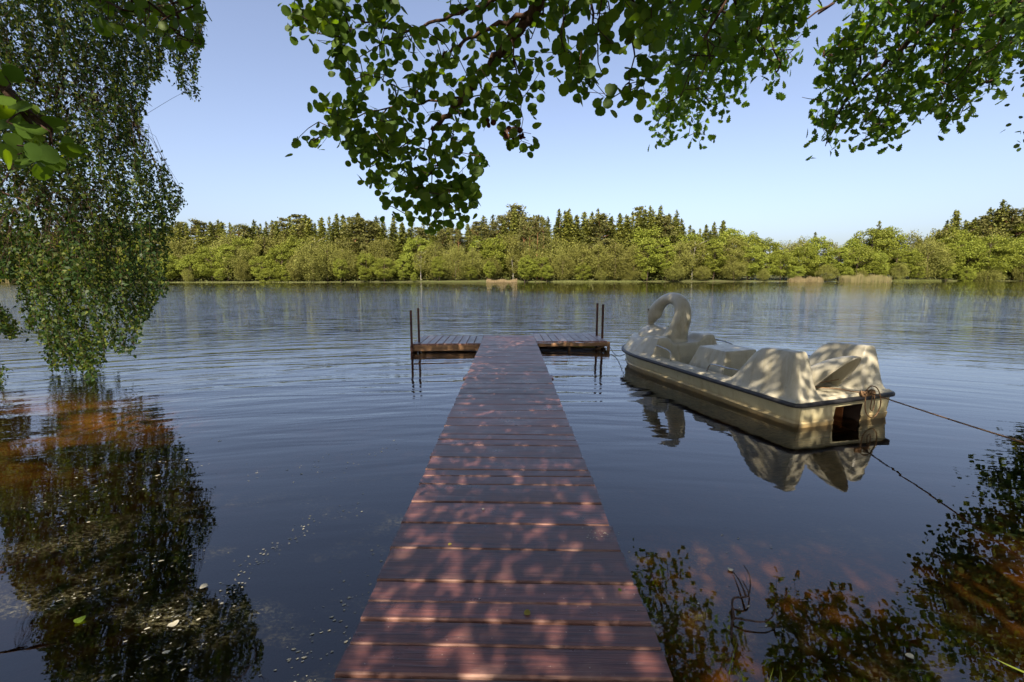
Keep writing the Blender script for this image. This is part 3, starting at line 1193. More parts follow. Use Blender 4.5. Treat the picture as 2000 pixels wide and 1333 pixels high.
def rail_z(y):
    return 0.285 - 0.02 * (y / BL) + 0.03 * max(0, (y - 3) / 1.4) ** 2


# outline, starting at the stern centre, anticlockwise seen from above
out = []
cr = 0.09
for k in range(5):
    a = -math.pi / 2 + math.pi / 2 * k / 4
    out.append((0.765 - cr + cr * math.cos(a), cr + cr * math.sin(a)))
for y in np.linspace(0.2, 3.1, 16):
    out.append((half_w(y), y))
for k in range(1, 17):
    t = math.sin(math.pi / 2 * k / 16)
    y = 3.1 + (BL - 3.1) * t
    out.append((half_w(y), y))
full = out + [(-x, y) for x, y in out[::-1][1:]]
n_out = len(full)


def ring(scale_in, z_fn, inset):
    pts = []
    for (x, y) in full:
        cx, cy = 0, 2.1
        d = Vector((x - cx, y - cy))
        nx_ = x / 0.775
        px_ = x - inset * (1 if x > 0 else -1 if x < 0 else 0) * min(1, abs(x) / 0.3)
        py_ = y
        if y > 3.1:
            py_ = y - inset * ((y - 3.1) / 1.3)
        if y < 0.1:
            py_ = y + inset * 0.5
        pts.append((px_, py_, z_fn(y)))
    return pts


hull_rings = [ring(1, lambda y: rail_z(y) - 0.01, 0.02), ring(1, lambda y: rail_z(y) - 0.05, 0.022), ring(1, lambda y: 0.085, 0.06), ring(1, lambda y: 0.065, 0.035), ring(1, lambda y: 0.05, 0.045), ring(1, lambda y: -0.10, 0.10), ring(1, lambda y: -0.16, 0.28)]
V = [p for r_ in hull_rings for p in r_]
F = []
NOT = 0.30
for i in range(len(hull_rings) - 1):
    for k in range(n_out):
        k2 = (k + 1) % n_out
        # transom segment (last -> first) is built apart, with its opening
        if k2 == 0:
            continue
        F.append((i * n_out + k, (i + 1) * n_out + k, (i + 1) * n_out + k2, i * n_out + k2))
F.append(tuple((len(hull_rings) - 1) * n_out + k for k in range(n_out)))
hull = obj('hull', mesh('hull', V, F, M['gel_hull'], False), boat)
for p_ in hull.data.polygons:
    p_.use_smooth = True
try:
    hull.data.set_sharp_from_angle(angle=R(35))
except Exception:
    pass
# transom: panels left and right of the paddle tunnel and a lintel over it
tv, tf = [], []
tw = 0.66
cols_x = [-tw - 0.02, -0.17, 0.25, tw + 0.02]
yb = {0: 0.008, 1: 0.03}
zs = [rail_z(0) - 0.01, 0.215, 0.075, 0.06, -0.14]
yo = [0.008, 0.012, 0.03, 0.018, 0.06]
for zi, z in enumerate(zs):
    for x in cols_x:
        tv.append((x, yo[zi], z))
for zi in range(len(zs) - 1):
    for c in range(3):
        if c == 1 and zi > 0:
            continue
        a = zi * 4 + c
        tf.append((a, a + 1, a + 5, a + 4))
obj('transom', mesh('transom', tv, tf, M['gel_hull']), boat)
# tunnel walls
tn = []
x_a, x_b, dpt = -0.17, 0.25, 0.75
tnv = [(x_a, 0.012, 0.213), (x_b, 0.012, 0.213), (x_b, 0.06, -0.14), (x_a, 0.06, -0.14), (x_a, dpt, 0.18), (x_b, dpt, 0.18), (x_b, dpt, -0.14), (x_a, dpt, -0.14)]
obj('paddle_tunnel', mesh('paddle_tunnel', tnv, [(0, 4, 5, 1), (0, 3, 7, 4), (1, 5, 6, 2), (4, 7, 6, 5)], M['cavity']), boat)
bmx = box(0.20, 0.36, 0.02, 0.02, 0.30, 0.20, 0.1, 0.006)
obj('rudder', from_bm(bmx, 'rudder', M['orange']), boat)
# rubber rail all the way round
pts = ring(1, lambda y: rail_z(y), 0.0)
sec = [(0.0, -0.024), (0.024, -0.020), (0.030, 0.0), (0.024, 0.020), (-0.004, 0.026), (-0.03, 0.02), (-0.03, -0.02)]
V, F = [], []
for i, p in enumerate(pts):
    a = Vector(pts[(i + 1) % n_out]) - Vector(pts[i - 1])
    a.z = 0
    a.normalize()
    nrm = Vector((a.y, -a.x, 0))
    for s, u in sec:
        V.append(Vector(p) + nrm * s + Vector((0, 0, u)))
m = len(sec)
for i in range(n_out):
    i2 = (i + 1) % n_out
    for k in range(m):
        k2 = (k + 1) % m
        F.append((i * m + k, i2 * m + k, i2 * m + k2, i * m + k2))
obj('rub_rail', mesh('rub_rail', V, F, M['rubber'], True), boat)
# rubber overhang plate at the starboard stern corner
pts2 = [(0.60, -0.005, 0.285), (0.80, -0.02, 0.285), (0.86, 0.02, 0.285)]

# ---- top moulding: one heightfield, cut into parts where the shapes change
NXG, NYG = 157, 441
gx = np.linspace(-0.775, 0.775, NXG)
gy = np.linspace(0.005, BL - 0.005, NYG)
GX, GY = np.meshgrid(gx, gy)


def ss(a, b, v):
    t = np.clip((v - a) / (b - a), 0, 1)
    return t * t * (3 - 2 * t)


HW = np.array([half_w(float(y)) for y in gy])[:, None]
edge = HW - np.abs(GX)                           # distance from the rim
edge = np.minimum(edge, GY + 0.0)
edge = np.minimum(edge, (BL - GY) * 1.0)
rz_ = np.array([rail_z(float(y)) for y in gy])[:, None]
deck = rz_ + 0.005 + 0.045 * ss(0.0, 0.05, edge) + 0.012 * ss(0.08, 0.11, edge)
# cockpit well
well = ss(0.56, 0.51, np.abs(GX)) * ss(0.98, 1.06, GY) * ss(2.98, 2.93, GY)
Z = deck * (1 - well) + 0.13 * well
part = np.zeros(Z.shape, int)                    # 0 deck_moulding
part[well > 0.02] = 0
# rear seats between the side humps, sloping back
seat = ss(0.60, 0.54, np.abs(GX)) * ss(1.22, 1.12, GY) * ss(0.34, 0.50, GY)
zseat = 0.36 + 0.10 * ss(0.35, 0.62, GY) - 0.05 * ss(0.6, 0.9, GY) + 0.03 * np.cos(GX * 9)
Zs = np.where(seat > 0.01, np.maximum(Z, 0.13 + (zseat - 0.13) * seat), Z)
part[(Zs > Z + 0.004)] = 3
Z = Zs
# side humps
for sgn, pid in ((-1, 1), (1, 2)):
    x = GX * sgn
    topy = ss(0.05, 0.20, GY) * (1 - ss(0.62, 1.22, GY) ** 1.2)
    lean = 0.10 * ss(0.3, 0.85, topy)
    px_ = ss(0.725, 0.60, x) * ss(0.30, 0.47, x)
    px_ = np.clip(px_, 0, 1) ** 0.85
    hgt = 0.50 + 0.03 * ss(0.9, 0.2, GY)
    zh = 0.33 + hgt * topy * px_
    zh = zh - 0.02 * ((x - 0.53) / 0.1) ** 2 * (topy > 0.5) * (px_ > 0.9)
    mk = (zh > Z + 0.004) & (topy * px_ > 0.01)
    Z = np.where(mk, zh, Z)
    part[mk] = pid
# centre console
cx0, cx1, cy0, cy1 = -0.33, 0.27, 1.60, 2.22
ins = np.minimum(np.minimum(GX - (cx0 - 0.10), (cx1 + 0.10) - GX), np.minimum(GY - (cy0 - 0.05), (cy1 + 0.18) - GY))
zc = 0.13 + 0.47 * np.clip(np.minimum(np.minimum((GX - cx0 + 0.10) / 0.13, (cx1 + 0.10 - GX) / 0.13), np.minimum((GY - cy0 + 0.05) / 0.07, (cy1 + 0.18 - GY) / 0.20)), 0, 1)
mk = (zc > Z + 0.004) & (ins > 0)
Z = np.where(mk, zc, Z)
part[mk] = 4
# bow cowling: aft-facing wall, raised shoulders on both sides
bow = ss(2.865, 2.90, GY)
sh = np.exp(-((np.abs(GX) - 0.47) / 0.17) ** 4) * ss(3.75, 3.15, GY)
dome = ss(0.03, 0.22, np.minimum(HW - np.abs(GX), (BL - GY) * 0.9))
zb_ = deck + (0.19 + 0.12 * sh) * dome
zb_ = zb_ * bow + Z * (1 - bow)
mk = (bow > 0.02) & (zb_ > Z + 0.004)
Z = np.where(mk, zb_, Z)
part[mk] = 5

keep = (np.abs(GX) <= HW + 1e-4)
# snap outer columns on to the rim so that the edge is clean
GXs = np.clip(GX, -HW, HW)
names = {0: 'deck_moulding', 1: 'seat_side', 2: 'seat_side', 3: 'rear_seat', 4: 'console', 5: 'bow_cowling'}
idx = np.arange(NXG * NYG).reshape(NYG, NXG)
cellpart = np.maximum.reduce([part[:-1, :-1], part[1:, :-1], part[:-1, 1:], part[1:, 1:]])
cellkeep = keep[:-1, :-1] | keep[1:, :-1] | keep[:-1, 1:] | keep[1:, 1:]
allV = np.stack([GXs.ravel(), GY.ravel(), Z.ravel()], 1)
for pid, nm in names.items():
    sel = (cellpart == pid) & cellkeep
    a = idx[:-1, :-1][sel]; b = idx[:-1, 1:][sel]; c = idx[1:, 1:][sel]; d = idx[1:, :-1][sel]
    Fq = np.stack([a, b, c, d], 1)
    used, inv = np.unique(Fq.ravel(), return_inverse=True)
    me = idx_mesh(nm, allV[used], inv.reshape(-1, 4), M['gel'], True)
    obj(nm, me, boat)

# tail: an upswept hollow scoop between the rear seats
def scoop():
    V, F = [], []
    ns, na = 14, 20
    for i in range(ns + 1):
        s = i / ns
        for k in range(na + 1):
            a = math.pi * k / na
            sa = math.sin(a)
            baseY = 0.66 - 0.36 * s
            apexY = 0.56 - 0.64 * s
            rx = 0.235 - 0.02 * s
            zt = 0.50 + 0.30 * math.sin(s * math.pi / 2) ** 0.9
            zb0 = 0.36
            f = sa ** 0.75
            V.append((rx * math.cos(a) * (1 - 0.25 * f * s), baseY + (apexY - baseY) * f, zb0 + (zt - zb0) * f))
    o1 = len(V)
    for i in range(ns):
        for k in range(na):
            F.append((i * (na + 1) + k, i * (na + 1) + k + 1, (i + 1) * (na + 1) + k + 1, (i + 1) * (na + 1) + k))
    return V, F


V, F = scoop()
tl = obj('tail', mesh('tail', V, F, M['gel'], True), boat)
sol = tl.modifiers.new('thickness', 'SOLIDIFY')
sol.thickness = 0.018
sol.offset = 0


# swan figure: body, neck and head grown together
def ico(center, scale, rot=(0, 0, 0), sub=3):
    bm = bmesh.new()
    bmesh.ops.create_icosphere(bm, subdivisions=sub, radius=1)
    from mathutils import Euler
    mt = Matrix.Translation(center) @ Euler(rot).to_matrix().to_4x4() @ Matrix.Diagonal((*scale, 1))
    bmesh.ops.transform(bm, matrix=mt, verts=bm.verts)
    return bm


me_all = bpy.data.meshes.new('swan')
bm = bmesh.new()


def add_bm(other):
    t_ = bpy.data.meshes.new('tmp')
    other.to_mesh(t_)
    other.free()
    bm.from_mesh(t_)
    bpy.data.meshes.remove(t_)


neck = [(3.26, 0.45, .25), (3.20, 0.62, .20), (3.11, 0.80, .165), (3.04, 0.98, .150), (3.05, 1.13, .138), (3.15, 1.235, .122), (3.31, 1.28, .108), (3.48, 1.265, .102), (3.63, 1.205, .104), (3.75, 1.12, .118), (3.85, 1.02, .130), (3.93, 0.91, .112), (3.985, 0.82, .080), (4.03, 0.74, .056), (4.06, 0.67, .042), (4.08, 0.62, .028)]
sp = smooth_path([(y, z, r_) for y, z, r_ in neck], 5)
V, F = tube_arrays([(0, p[0], p[1]) for p in sp], [max(0.02, p[2]) for p in sp], 20)
tm = mesh('tmp', V, F, M['gel'])
bm.from_mesh(tm)
add_bm(ico((0, 3.68, 0.50), (0.32, 0.60, 0.24), (R(4), 0, 0)))
add_bm(ico((0, 3.38, 0.50), (0.27, 0.40, 0.15)))
add_bm(ico((0, 3.84, 1.00), (0.115, 0.165, 0.15), (R(-50), 0, 0)))
add_bm(ico((0, 4.045, 0.985), (0.065, 0.070, 0.085)))
for s in (-1, 1):
    add_bm(ico((0.06 * s, 3.86, 0.98), (0.06, 0.085, 0.10)))
bm.to_mesh(me_all)
bm.free()
tmp = bpy.data.objects.new('tmp_swan', me_all)
C.objects.link(tmp)
rm = tmp.modifiers.new('r', 'REMESH')
rm.mode = 'VOXEL'
rm.voxel_size = 0.018
sm = tmp.modifiers.new('s', 'SMOOTH')
sm.factor = 0.6
sm.iterations = 5
dg = bpy.context.evaluated_depsgraph_get()
me_sw = bpy.data.meshes.new_from_object(tmp.evaluated_get(dg))
bpy.data.objects.remove(tmp)
me_sw.materials.clear()
me_sw.materials.append(M['gel'])
me_sw.polygons.foreach_set('use_smooth', [True] * len(me_sw.polygons))
swan = obj('swan_figure', me_sw, boat)
for s in (-1, 1):
    ring_pts = [(0.122 * s, 3.925 + 0.030 * math.cos(a), 1.035 + 0.030 * math.sin(a)) for a in np.linspace(0, 2 * math.pi, 17)]
    tube('eye_ring', ring_pts, 0.008, M['gel'], 6, swan)
    obj('eye', from_bm(ico((0.112 * s, 3.925, 1.035), (0.020, 0.024, 0.024), (0, 0, 0), 2), 'eye', M['dark_joint'], True), swan)

# grab rails
def rail(pts, r_=0.0105):
    tube('grab_rail', smooth_path(pts, 5), r_, M['chrome'], 8, boat)


rail([(-0.60, 3.02, 0.50), (-0.61, 2.90, 0.52), (-0.62, 2.60, 0.50), (-0.63, 2.48, 0.46), (-0.64, 2.45, 0.33)])
rail([(0.60, 3.02, 0.52), (0.61, 2.90, 0.55), (0.62, 2.60, 0.53), (0.63, 2.48, 0.48), (0.64, 2.45, 0.33)])
rail([(-0.63, 1.62, 0.32), (-0.62, 1.58, 0.42), (-0.62, 1.50, 0.46), (-0.61, 1.22, 0.46), (-0.58, 1.06, 0.46)])
rail([(0.63, 1.62, 0.32), (0.62, 1.58, 0.50), (0.62, 1.50, 0.57), (0.61, 1.22, 0.58), (0.58, 1.00, 0.58)])
# tie-off cleat and coiled rope at the stern (rope is a thing of its own)
bm = box(0.32, 0.03, 0.335, 0.16, 0.03, 0.02, 0, 0.006)
obj('cleat', from_bm(bm, 'cleat', M['rust']), boat)


def b2w(p):
    return boat.matrix_basis @ Vector(p)


bpy.context.view_layer.update()
rope = thing('mooring_rope', 'brown knotted mooring rope coiled over the swan boat stern and running right', 'rope')
endp = Vector((3.62, 1.35, 0.60))
cl = b2w((0.32, 0.0, 0.34))
line = []
for k in range(25):
    t = k / 24
    p = cl.lerp(endp, t)
    p.z -= 0.03 * math.sin(math.pi * t)
    line.append(p)
tube('taut_line', line, 0.007, M['rope'], 6, rope)
stake = thing('mooring_stake', 'short wooden stake on the bank holding the end of the mooring rope', 'stake', (3.62, 1.33, 0))
V, F = tube_arrays([(0, 0, -0.5), (0, 0, 0.3), (0.01, 0, 0.66)], [0.03, 0.032, 0.03], 9)
obj('post', mesh('post', V, F, M['beam'], True), stake)
knot = []
for k in range(70):
    a = k * 0.62
    knot.append(b2w((0.30 + 0.10 * math.sin(k * 0.23) + 0.02 * math.cos(a), 0.005 + 0.028 * math.cos(a), 0.335 + 0.030 * math.sin(a * 1.3))))
tube('knot', knot, 0.009, M['rope'], 6, rope)
loop = smooth_path([b2w(p) for p in [(0.24, -0.02, 0.33), (0.20, -0.05, 0.22), (0.22, -0.06, 0.12), (0.30, -0.07, 0.06), (0.40, -0.06, 0.10), (0.45, -0.05, 0.22), (0.43, -0.04, 0.33), (0.40, -0.02, 0.40), (0.34, 0.0, 0.42), (0.28, 0.0, 0.38), (0.26, -0.02, 0.33)]], 5)
tube('loop', loop, 0.0065, M['rope'], 6, rope)
loop2 = smooth_path([b2w(p) for p in [(0.34, -0.03, 0.34), (0.30, -0.05, 0.26), (0.29, -0.05, 0.17), (0.33, -0.05, 0.14), (0.36, -0.04, 0.22), (0.36, -0.03, 0.33)]], 5)
tube('loop', loop2, 0.006, M['rope'], 6, rope)
tail_l = smooth_path([b2w(p) for p in [(-0.25, 0.36, 0.40), (-0.12, 0.30, 0.375), (0.05, 0.18, 0.37), (0.18, 0.07, 0.35), (0.28, 0.01, 0.345)]], 5)
tube('strand', tail_l, 0.006, M['rope'], 6, rope)
tail_2 = smooth_path([b2w(p) for p in [(-0.25, 0.36, 0.40), (0.0, 0.33, 0.42), (0.25, 0.28, 0.45), (0.38, 0.30, 0.44)]], 5)
tube('strand', tail_2, 0.005, M['rope'], 6, rope)
# bow line to the jetty
bowl = thing('bow_line', 'thin dark line from the jetty corner to the swan boat bow, half submerged', 'rope')
a_, b_ = Vector((2.28, 10.6, 0.12)), b2w((-0.55, 4.05, 0.16))
ptsb = [a_.lerp(b_, t) - Vector((0, 0, 0.13 * math.sin(math.pi * t))) for t in np.linspace(0, 1, 13)]
tube('line', ptsb, 0.008, M['dark_joint'], 6, bowl)

# ------------------------------------------------------------------ overhanging trees
def leaf_objects(name, n, P, D, N, size, outline, mat, parent):
    """the leaves that show largest: each an object, three shared leaf meshes"""
    protos_ = []
    for k in range(3):
        z = np.zeros((1, 3))
        me = leaves_mesh(name, z, np.array([[0, 1.0, 0]]), np.array([[0.15 * (k - 1), 0, 1.0]]), np.array([1.0]), outline, mat, fold=0.10 + 0.07 * k)
        protos_.append(me)
    for i in range(n):
        d = Vector(D[i]).normalized()
        s = d.cross(Vector(N[i])).normalized()
        nn = s.cross(d)
        m = Matrix(((s.x, d.x, nn.x), (s.y, d.y, nn.y), (s.z, d.z, nn.z))).to_4x4()
        o = obj('leaf', protos_[i % 3], parent)
        o.matrix_basis = Matrix.Translation(Vector(P[i])) @ m @ Matrix.Scale(float(size[i]), 4)


def foliage(parent, limbs, W, per, size, outline, mat, name='leaf', n_obj=300, jitter=0.07, dir_bias=(0, 0, -0.7), nbias=(0, -0.5, 0.25), twig_r=0.0016, step=0.1, sv=0.25, stuffname='foliage'):
    segs, nodes, par, ends = grow(limbs, W, step=step, r0=twig_r)
    obj('twigs', segs_mesh('twigs', segs, M['twig']), parent)['kind'] = 'stuff'
    P = np.repeat(nodes[ends], per, axis=0)
    n = len(P)
    D = rand_dirs(n, dir_bias)
    P = P + rng.normal(size=(n, 3)) * jitter * 0.6
    N = rng.normal(size=(n, 3)) + np.array(nbias)
    sz = size * rng.uniform(1 - sv, 1 + sv, n)
    dist = np.linalg.norm(P - np.array([0, 0, CAM_H]), axis=1)
    # seen size, only for what lies in view
    q = P - np.array([0, 0, CAM_H])
    zc = q[:, 1] * math.cos(PITCH) - q[:, 2] * math.sin(PITCH)
    yc = q[:, 1] * math.sin(PITCH) + q[:, 2] * math.cos(PITCH)
    vis = (np.abs(q[:, 0] / np.maximum(zc, .01)) < 1.12) & (np.abs(yc / np.maximum(zc, .01)) < 0.75) & (zc > 0)
    score = sz / dist * vis
    order = np.argsort(-score)
    a, b = order[:n_obj], order[n_obj:]
    leaf_objects(name, len(a), P[a], D[a], N[a], sz[a], outline, mat, parent)
    if len(b):
        obj(stuffname, leaves_mesh(stuffname, P[b], D[b], N[b], sz[b], outline, mat), parent)['kind'] = 'stuff'


# --- alder, trunk behind the camera to the right
alder = thing('alder_tree', 'alder with round dark green leaves, its branch drooping into the upper middle', 'alder', (0, 0, 0))
tr_pts = [(1.9, -2.6, 0.1), (1.85, -2.55, 1.5), (1.7, -2.4, 3.2), (1.6, -2.3, 5.0), (1.5, -2.2, 7.5), (1.5, -2.2, 10.5)]
tube('trunk', smooth_path(tr_pts, 4), list(np.linspace(0.17, 0.05, 21)), M['bark'], 12, alder)
l_main = [np.array([1.66, -2.35, 3.6]), np.array([1.3, -1.2, 4.6]), np.array([0.95, 0.6, 4.75]), at(1085, -160, 2.4), at(1062, -40, 2.75), at(1045, 22, 2.85), at(1012, 62, 2.95), at(975, 105, 3.1), at(940, 148, 3.15), at(905, 190, 3.25), at(868, 232, 3.3), at(845, 252, 3.35)]
l_2 = [at(1045, 22, 2.85), at(990, 42, 2.9), at(930, 68, 3.0), at(880, 100, 3.15), at(862, 112, 3.2)]
l_3 = [at(1062, -40, 2.75), at(940, 10, 3.0), at(870, 35, 3.2), at(790, 62, 3.4), at(730, 45, 3.5), at(660, 30, 3.6), at(600, 30, 3.7)]
l_4 = [at(845, 252, 3.35), at(840, 300, 3.4), at(845, 360, 3.5), at(860, 410, 3.6)]
l_5 = [at(905, 190, 3.25), at(800, 205, 3.4), at(700, 225, 3.5), at(620, 270, 3.6)]
l_6 = [at(1085, -160, 2.4), at(1150, -30, 2.8), at(1160, 60, 3.0), at(1175, 140, 3.1)]
l_7 = [at(1000, 75, 2.95), at(1010, 150, 3.1), at(1020, 210, 3.2), at(1018, 275, 3.25)]
l_8 = [at(1085, -160, 2.4), at(1230, -20, 2.8), at(1240, 80, 2.9), at(1230, 160, 3.0)]
radii = [(0.045, 0.016), (0.016, 0.006), (0.014, 0.003), (0.008, 0.002), (0.009, 0.002), (0.012, 0.003), (0.006, 0.002), (0.012, 0.003)]
limbs = []
for L, (ra, rb) in zip([l_main, l_2, l_3, l_4, l_5, l_6, l_7, l_8], radii):
    sp = smooth_path(L, 5)
    sp = [p + np.array([0.008 * math.sin(i * 1.7), 0.01 * math.cos(i * 1.3), 0.010 * math.sin(i * 2.3)]) for i, p in enumerate(sp)]
    tube('branch', sp, list(np.linspace(ra, rb, len(sp))), M['bark'], 8, alder)
    limbs.append(sp)
A_POLY = [
    [(565, 25), (575, 0), (780, -20), (780, 30), (740, 60), (690, 75), (668, 108), (650, 100), (655, 68), (625, 76), (600, 84), (588, 60), (566, 40)],
    [(650, 95), (700, 60), (860, 40), (960, 40), (1050, 60), (1060, 170), (1050, 205), (1020, 215), (990, 240), (950, 240), (930, 270), (905, 290), (860, 290), (800, 292), (760, 260), (720, 250), (690, 190), (655, 150)],
    [(860, -40), (1300, -40), (1290, 40), (1265, 90), (1235, 60), (1180, 40), (1100, 30), (1060, 60), (1000, 40), (920, 30), (860, 40)],
    [(690, 190), (760, 230), (800, 290), (770, 300), (700, 290), (670, 272), (640, 262), (620, 300), (575, 300), (573, 285), (600, 262), (612, 235), (640, 238), (655, 212), (622, 212), (640, 190), (670, 192)],
    [(690, 280), (760, 270), (905, 290), (900, 320), (860, 330), (850, 360), (930, 300), (945, 300), (935, 340), (930, 380), (940, 430), (900, 425), (870, 446), (820, 440), (790, 415), (750, 415), (770, 385), (735, 375), (722, 345), (695, 340), (690, 305)],
    [(978, 262), (1000, 240), (1040, 262), (1045, 285), (1030, 303), (1010, 290), (980, 280)],
    [(1085, 20), (1180, 30), (1200, 90), (1180, 120), (1200, 150), (1255, 150), (1262, 190), (1240, 200), (1215, 180), (1190, 200), (1168, 222), (1155, 195), (1130, 175), (1098, 185), (1095, 130), (1080, 90)],
    [(1195, 20), (1290, 30), (1270, 110), (1285, 150), (1260, 190), (1225, 170), (1210, 110), (1235, 60)],
]


A_POLY += [A_POLY[0], A_POLY[3], A_POLY[4]]


def dA(x, y):
    return 3.0 + (1040 - x) / 1040 * 0.9 + (y / 450) * 0.35 + rng.normal() * 0.22


px_pts, W = sample_polys(A_POLY, 740, dA, holes=((835, 310, 35, 14), (905, 320, 18, 22), (1130, 30, 18, 22), (705, 40, 10, 18), (1220, 60, 14, 34), (700, 95, 18, 14)))
foliage(alder, limbs, W, 3, 0.063, ALDER, M['alder_leaf'], jitter=0.055, nbias=(0, -1.6, 0.3))
# a few dried brown leaves and old cones
pts_b = np.array([at(1000 + rnd.uniform(-14, 30), 252 + rnd.uniform(-12, 14), 3.15) for _ in range(14)] + [at(955 + rnd.uniform(-8, 8), 235 + rnd.uniform(-8, 8), 3.2) for _ in range(6)])
obj('brown_leaves', leaves_mesh('brown_leaves', pts_b, rand_dirs(20, (0, 0, -1.5)), rng.normal(size=(20, 3)), np.full(20, 0.045), ALDER, M['brown_leaf']), alder)['kind'] = 'stuff'
# near left twigs of the same tree
limb_n = [[np.array([-1.2, -0.8, 3.6]), at(-60, 100, 1.2), at(10, 175, 1.25), at(60, 240, 1.3), at(95, 290, 1.35)],
          [np.array([-1.2, -0.8, 3.8]), at(200, -260, 2.2), at(300, -60, 2.4), at(345, 20, 2.45), at(372, 90, 2.5)],
          [np.array([1.66, -2.35, 4.4]), np.array([0.3, -1.8, 4.2]), np.array([-1.2, -0.8, 3.7])]]
lims = []
for L in limb_n:
    sp = smooth_path(L, 5)
    tube('branch', sp, list(np.linspace(0.014, 0.003, len(sp))), M['bark'], 7, alder)
    lims.append(sp)
N_POLY = [[(-20, 140), (30, 145), (62, 185), (50, 205), (95, 215), (100, 235), (135, 250), (130, 280), (130, 320), (100, 320), (60, 318), (25, 310), (0, 290), (-20, 280)]]
_, Wn = sample_polys(N_POLY, 26, lambda x, y: 1.3 + rng.normal() * 0.09)
_, Wn2 = sample_polys([[(130, -20), (405, -20), (400, 30), (385, 60), (375, 115), (350, 115), (325, 85), (300, 60), (250, 70), (200, 50), (170, 20)]], 58, lambda x, y: 2.45 + rng.normal() * 0.15)
segs, nodes, par, ends = grow(lims, np.concatenate([Wn, Wn2]), step=0.08)
obj('twigs', segs_mesh('twigs', segs, M['twig']), alder)['kind'] = 'stuff'
Pn = np.repeat(nodes[ends], 2, axis=0)
n = len(Pn)
Dn = rand_dirs(n, (0, 0, -0.7))
obj('foliage', leaves_mesh('foliage', Pn + rng.normal(size=(n, 3)) * 0.02, Dn, rng.normal(size=(n, 3)) + np.array([0, -0.6, 0.2]), 0.054 * rng.uniform(0.7, 1.2, n), ALDER, M['alder_leaf']), alder)['kind'] = 'stuff'

# --- oak on the right
oak = thing('oak_tree', 'oak with lobed leaves, its boughs hanging into the upper right', 'oak', (0, 0, 0))
tube('trunk', smooth_path([(7.2, -3.2, 0.1), (7.1, -3.1, 2.2), (7.0, -2.9, 4.6), (6.9, -2.6, 7.5), (6.8, -2.5, 11)], 4), list(np.linspace(0.30, 0.08, 17)), M['bark'], 12, oak)
o1 = [np.array([7.0, -2.9, 4.4]), np.array([5.6, 0.5, 5.9]), at(1500, -200, 5.2), at(1420, -20, 6.2), at(1380, 70, 7.0), at(1350, 150, 8.0), at(1320, 220, 8.8), at(1292, 280, 9.4)]
o2 = [at(1420, -20, 6.2), at(1470, 60, 6.5), at(1500, 110, 6.8), at(1525, 150, 7.0)]
o3 = [np.array([6.95, -2.8, 5.0]), np.array([6.8, 1.5, 6.3]), at(1960, -150, 5.5), at(1870, -10, 6.2), at(1800, 60, 6.5), at(1740, 115, 6.8), at(1680, 165, 7.0), at(1640, 220, 7.2), at(1615, 285, 7.3)]
o4 = [at(1870, -10, 6.2), at(1860, 80, 6.4), at(1840, 160, 6.7), at(1835, 235, 6.9)]
o5 = [at(1800, 60, 6.5), at(1750, 170, 6.9), at(1720, 230, 7.1), at(1690, 280, 7.2)]
o6 = [at(1960, -150, 5.5), at(1980, -20, 6.0), at(1960, 50, 6.3), at(1930, 130, 6.5)]
limbs = []
for L, (ra, rb) in zip([o1, o2, o3, o4, o5, o6], [(0.06, 0.006), (0.02, 0.005), (0.07, 0.006), (0.022, 0.005), (0.02, 0.005), (0.03, 0.006)]):
    sp = smooth_path(L, 5)
    sp = [p + np.array([0.02 * math.sin(i * 1.7), 0.02 * math.cos(i * 1.3), 0.02 * math.sin(i * 2.3)]) for i, p in enumerate(sp)]
    tube('branch', sp, list(np.linspace(ra, rb, len(sp))), M['bark'], 8, oak)
    limbs.append(sp)
# curled bare twig
ct = [at(x, y, 6.4) for x, y in ((1655, -12), (1630, 8), (1600, 22), (1575, 40), (1550, 50), (1538, 62), (1541, 76), (1552, 82), (1562, 74), (1568, 67))]
tube('bare_twig', smooth_path([np.array([6.0, 2.0, 6.0])] + ct, 4), list(np.linspace(0.016, 0.003, 41)), M['twig'], 5, oak)
ct2 = [at(x, y, 7.0) for x, y in ((1640, 185), (1618, 198), (1600, 196), (1580, 194), (1567, 191))]
tube('bare_twig', smooth_path(ct2, 3), list(np.linspace(0.008, 0.003, 13)), M['twig'], 5, oak)
O_POLY = [
    [(1285, -60), (1600, -60), (1580, 25), (1555, 45), (1540, 80), (1562, 108), (1530, 128), (1522, 170), (1495, 165), (1480, 130), (1455, 160), (1455, 200), (1420, 205), (1380, 200), (1350, 215), (1290, 222), (1262, 212), (1278, 175), (1300, 130), (1275, 80), (1300, 40)],
    [(1290, 215), (1350, 205), (1385, 250), (1385, 268), (1345, 270), (1325, 248), (1312, 278), (1285, 296), (1280, 285), (1290, 255)],
    [(1650, -60), (2060, -60), (2060, 35), (2000, 35), (1988, 85), (1975, 105), (1950, 150), (1945, 170), (1920, 185), (1890, 222), (1862, 252), (1820, 248), (1830, 225), (1780, 225), (1755, 215), (1757, 262), (1720, 270), (1680, 290), (1685, 225), (1660, 222), (1640, 270), (1622, 298), (1598, 296), (1592, 215), (1615, 180), (1620, 120), (1648, 85), (1655, 40), (1678, 25)],
    [(1603, 110), (1620, 85), (1660, 78), (1660, 90), (1625, 100), (1608, 118)],
]


def dO(x, y):
    if x < 1600:
        return 6.0 + max(0, y) / 300 * 3.3 + rng.normal() * 0.45
    return 6.3 + max(0, y) / 300 * 1.0 + rng.normal() * 0.5


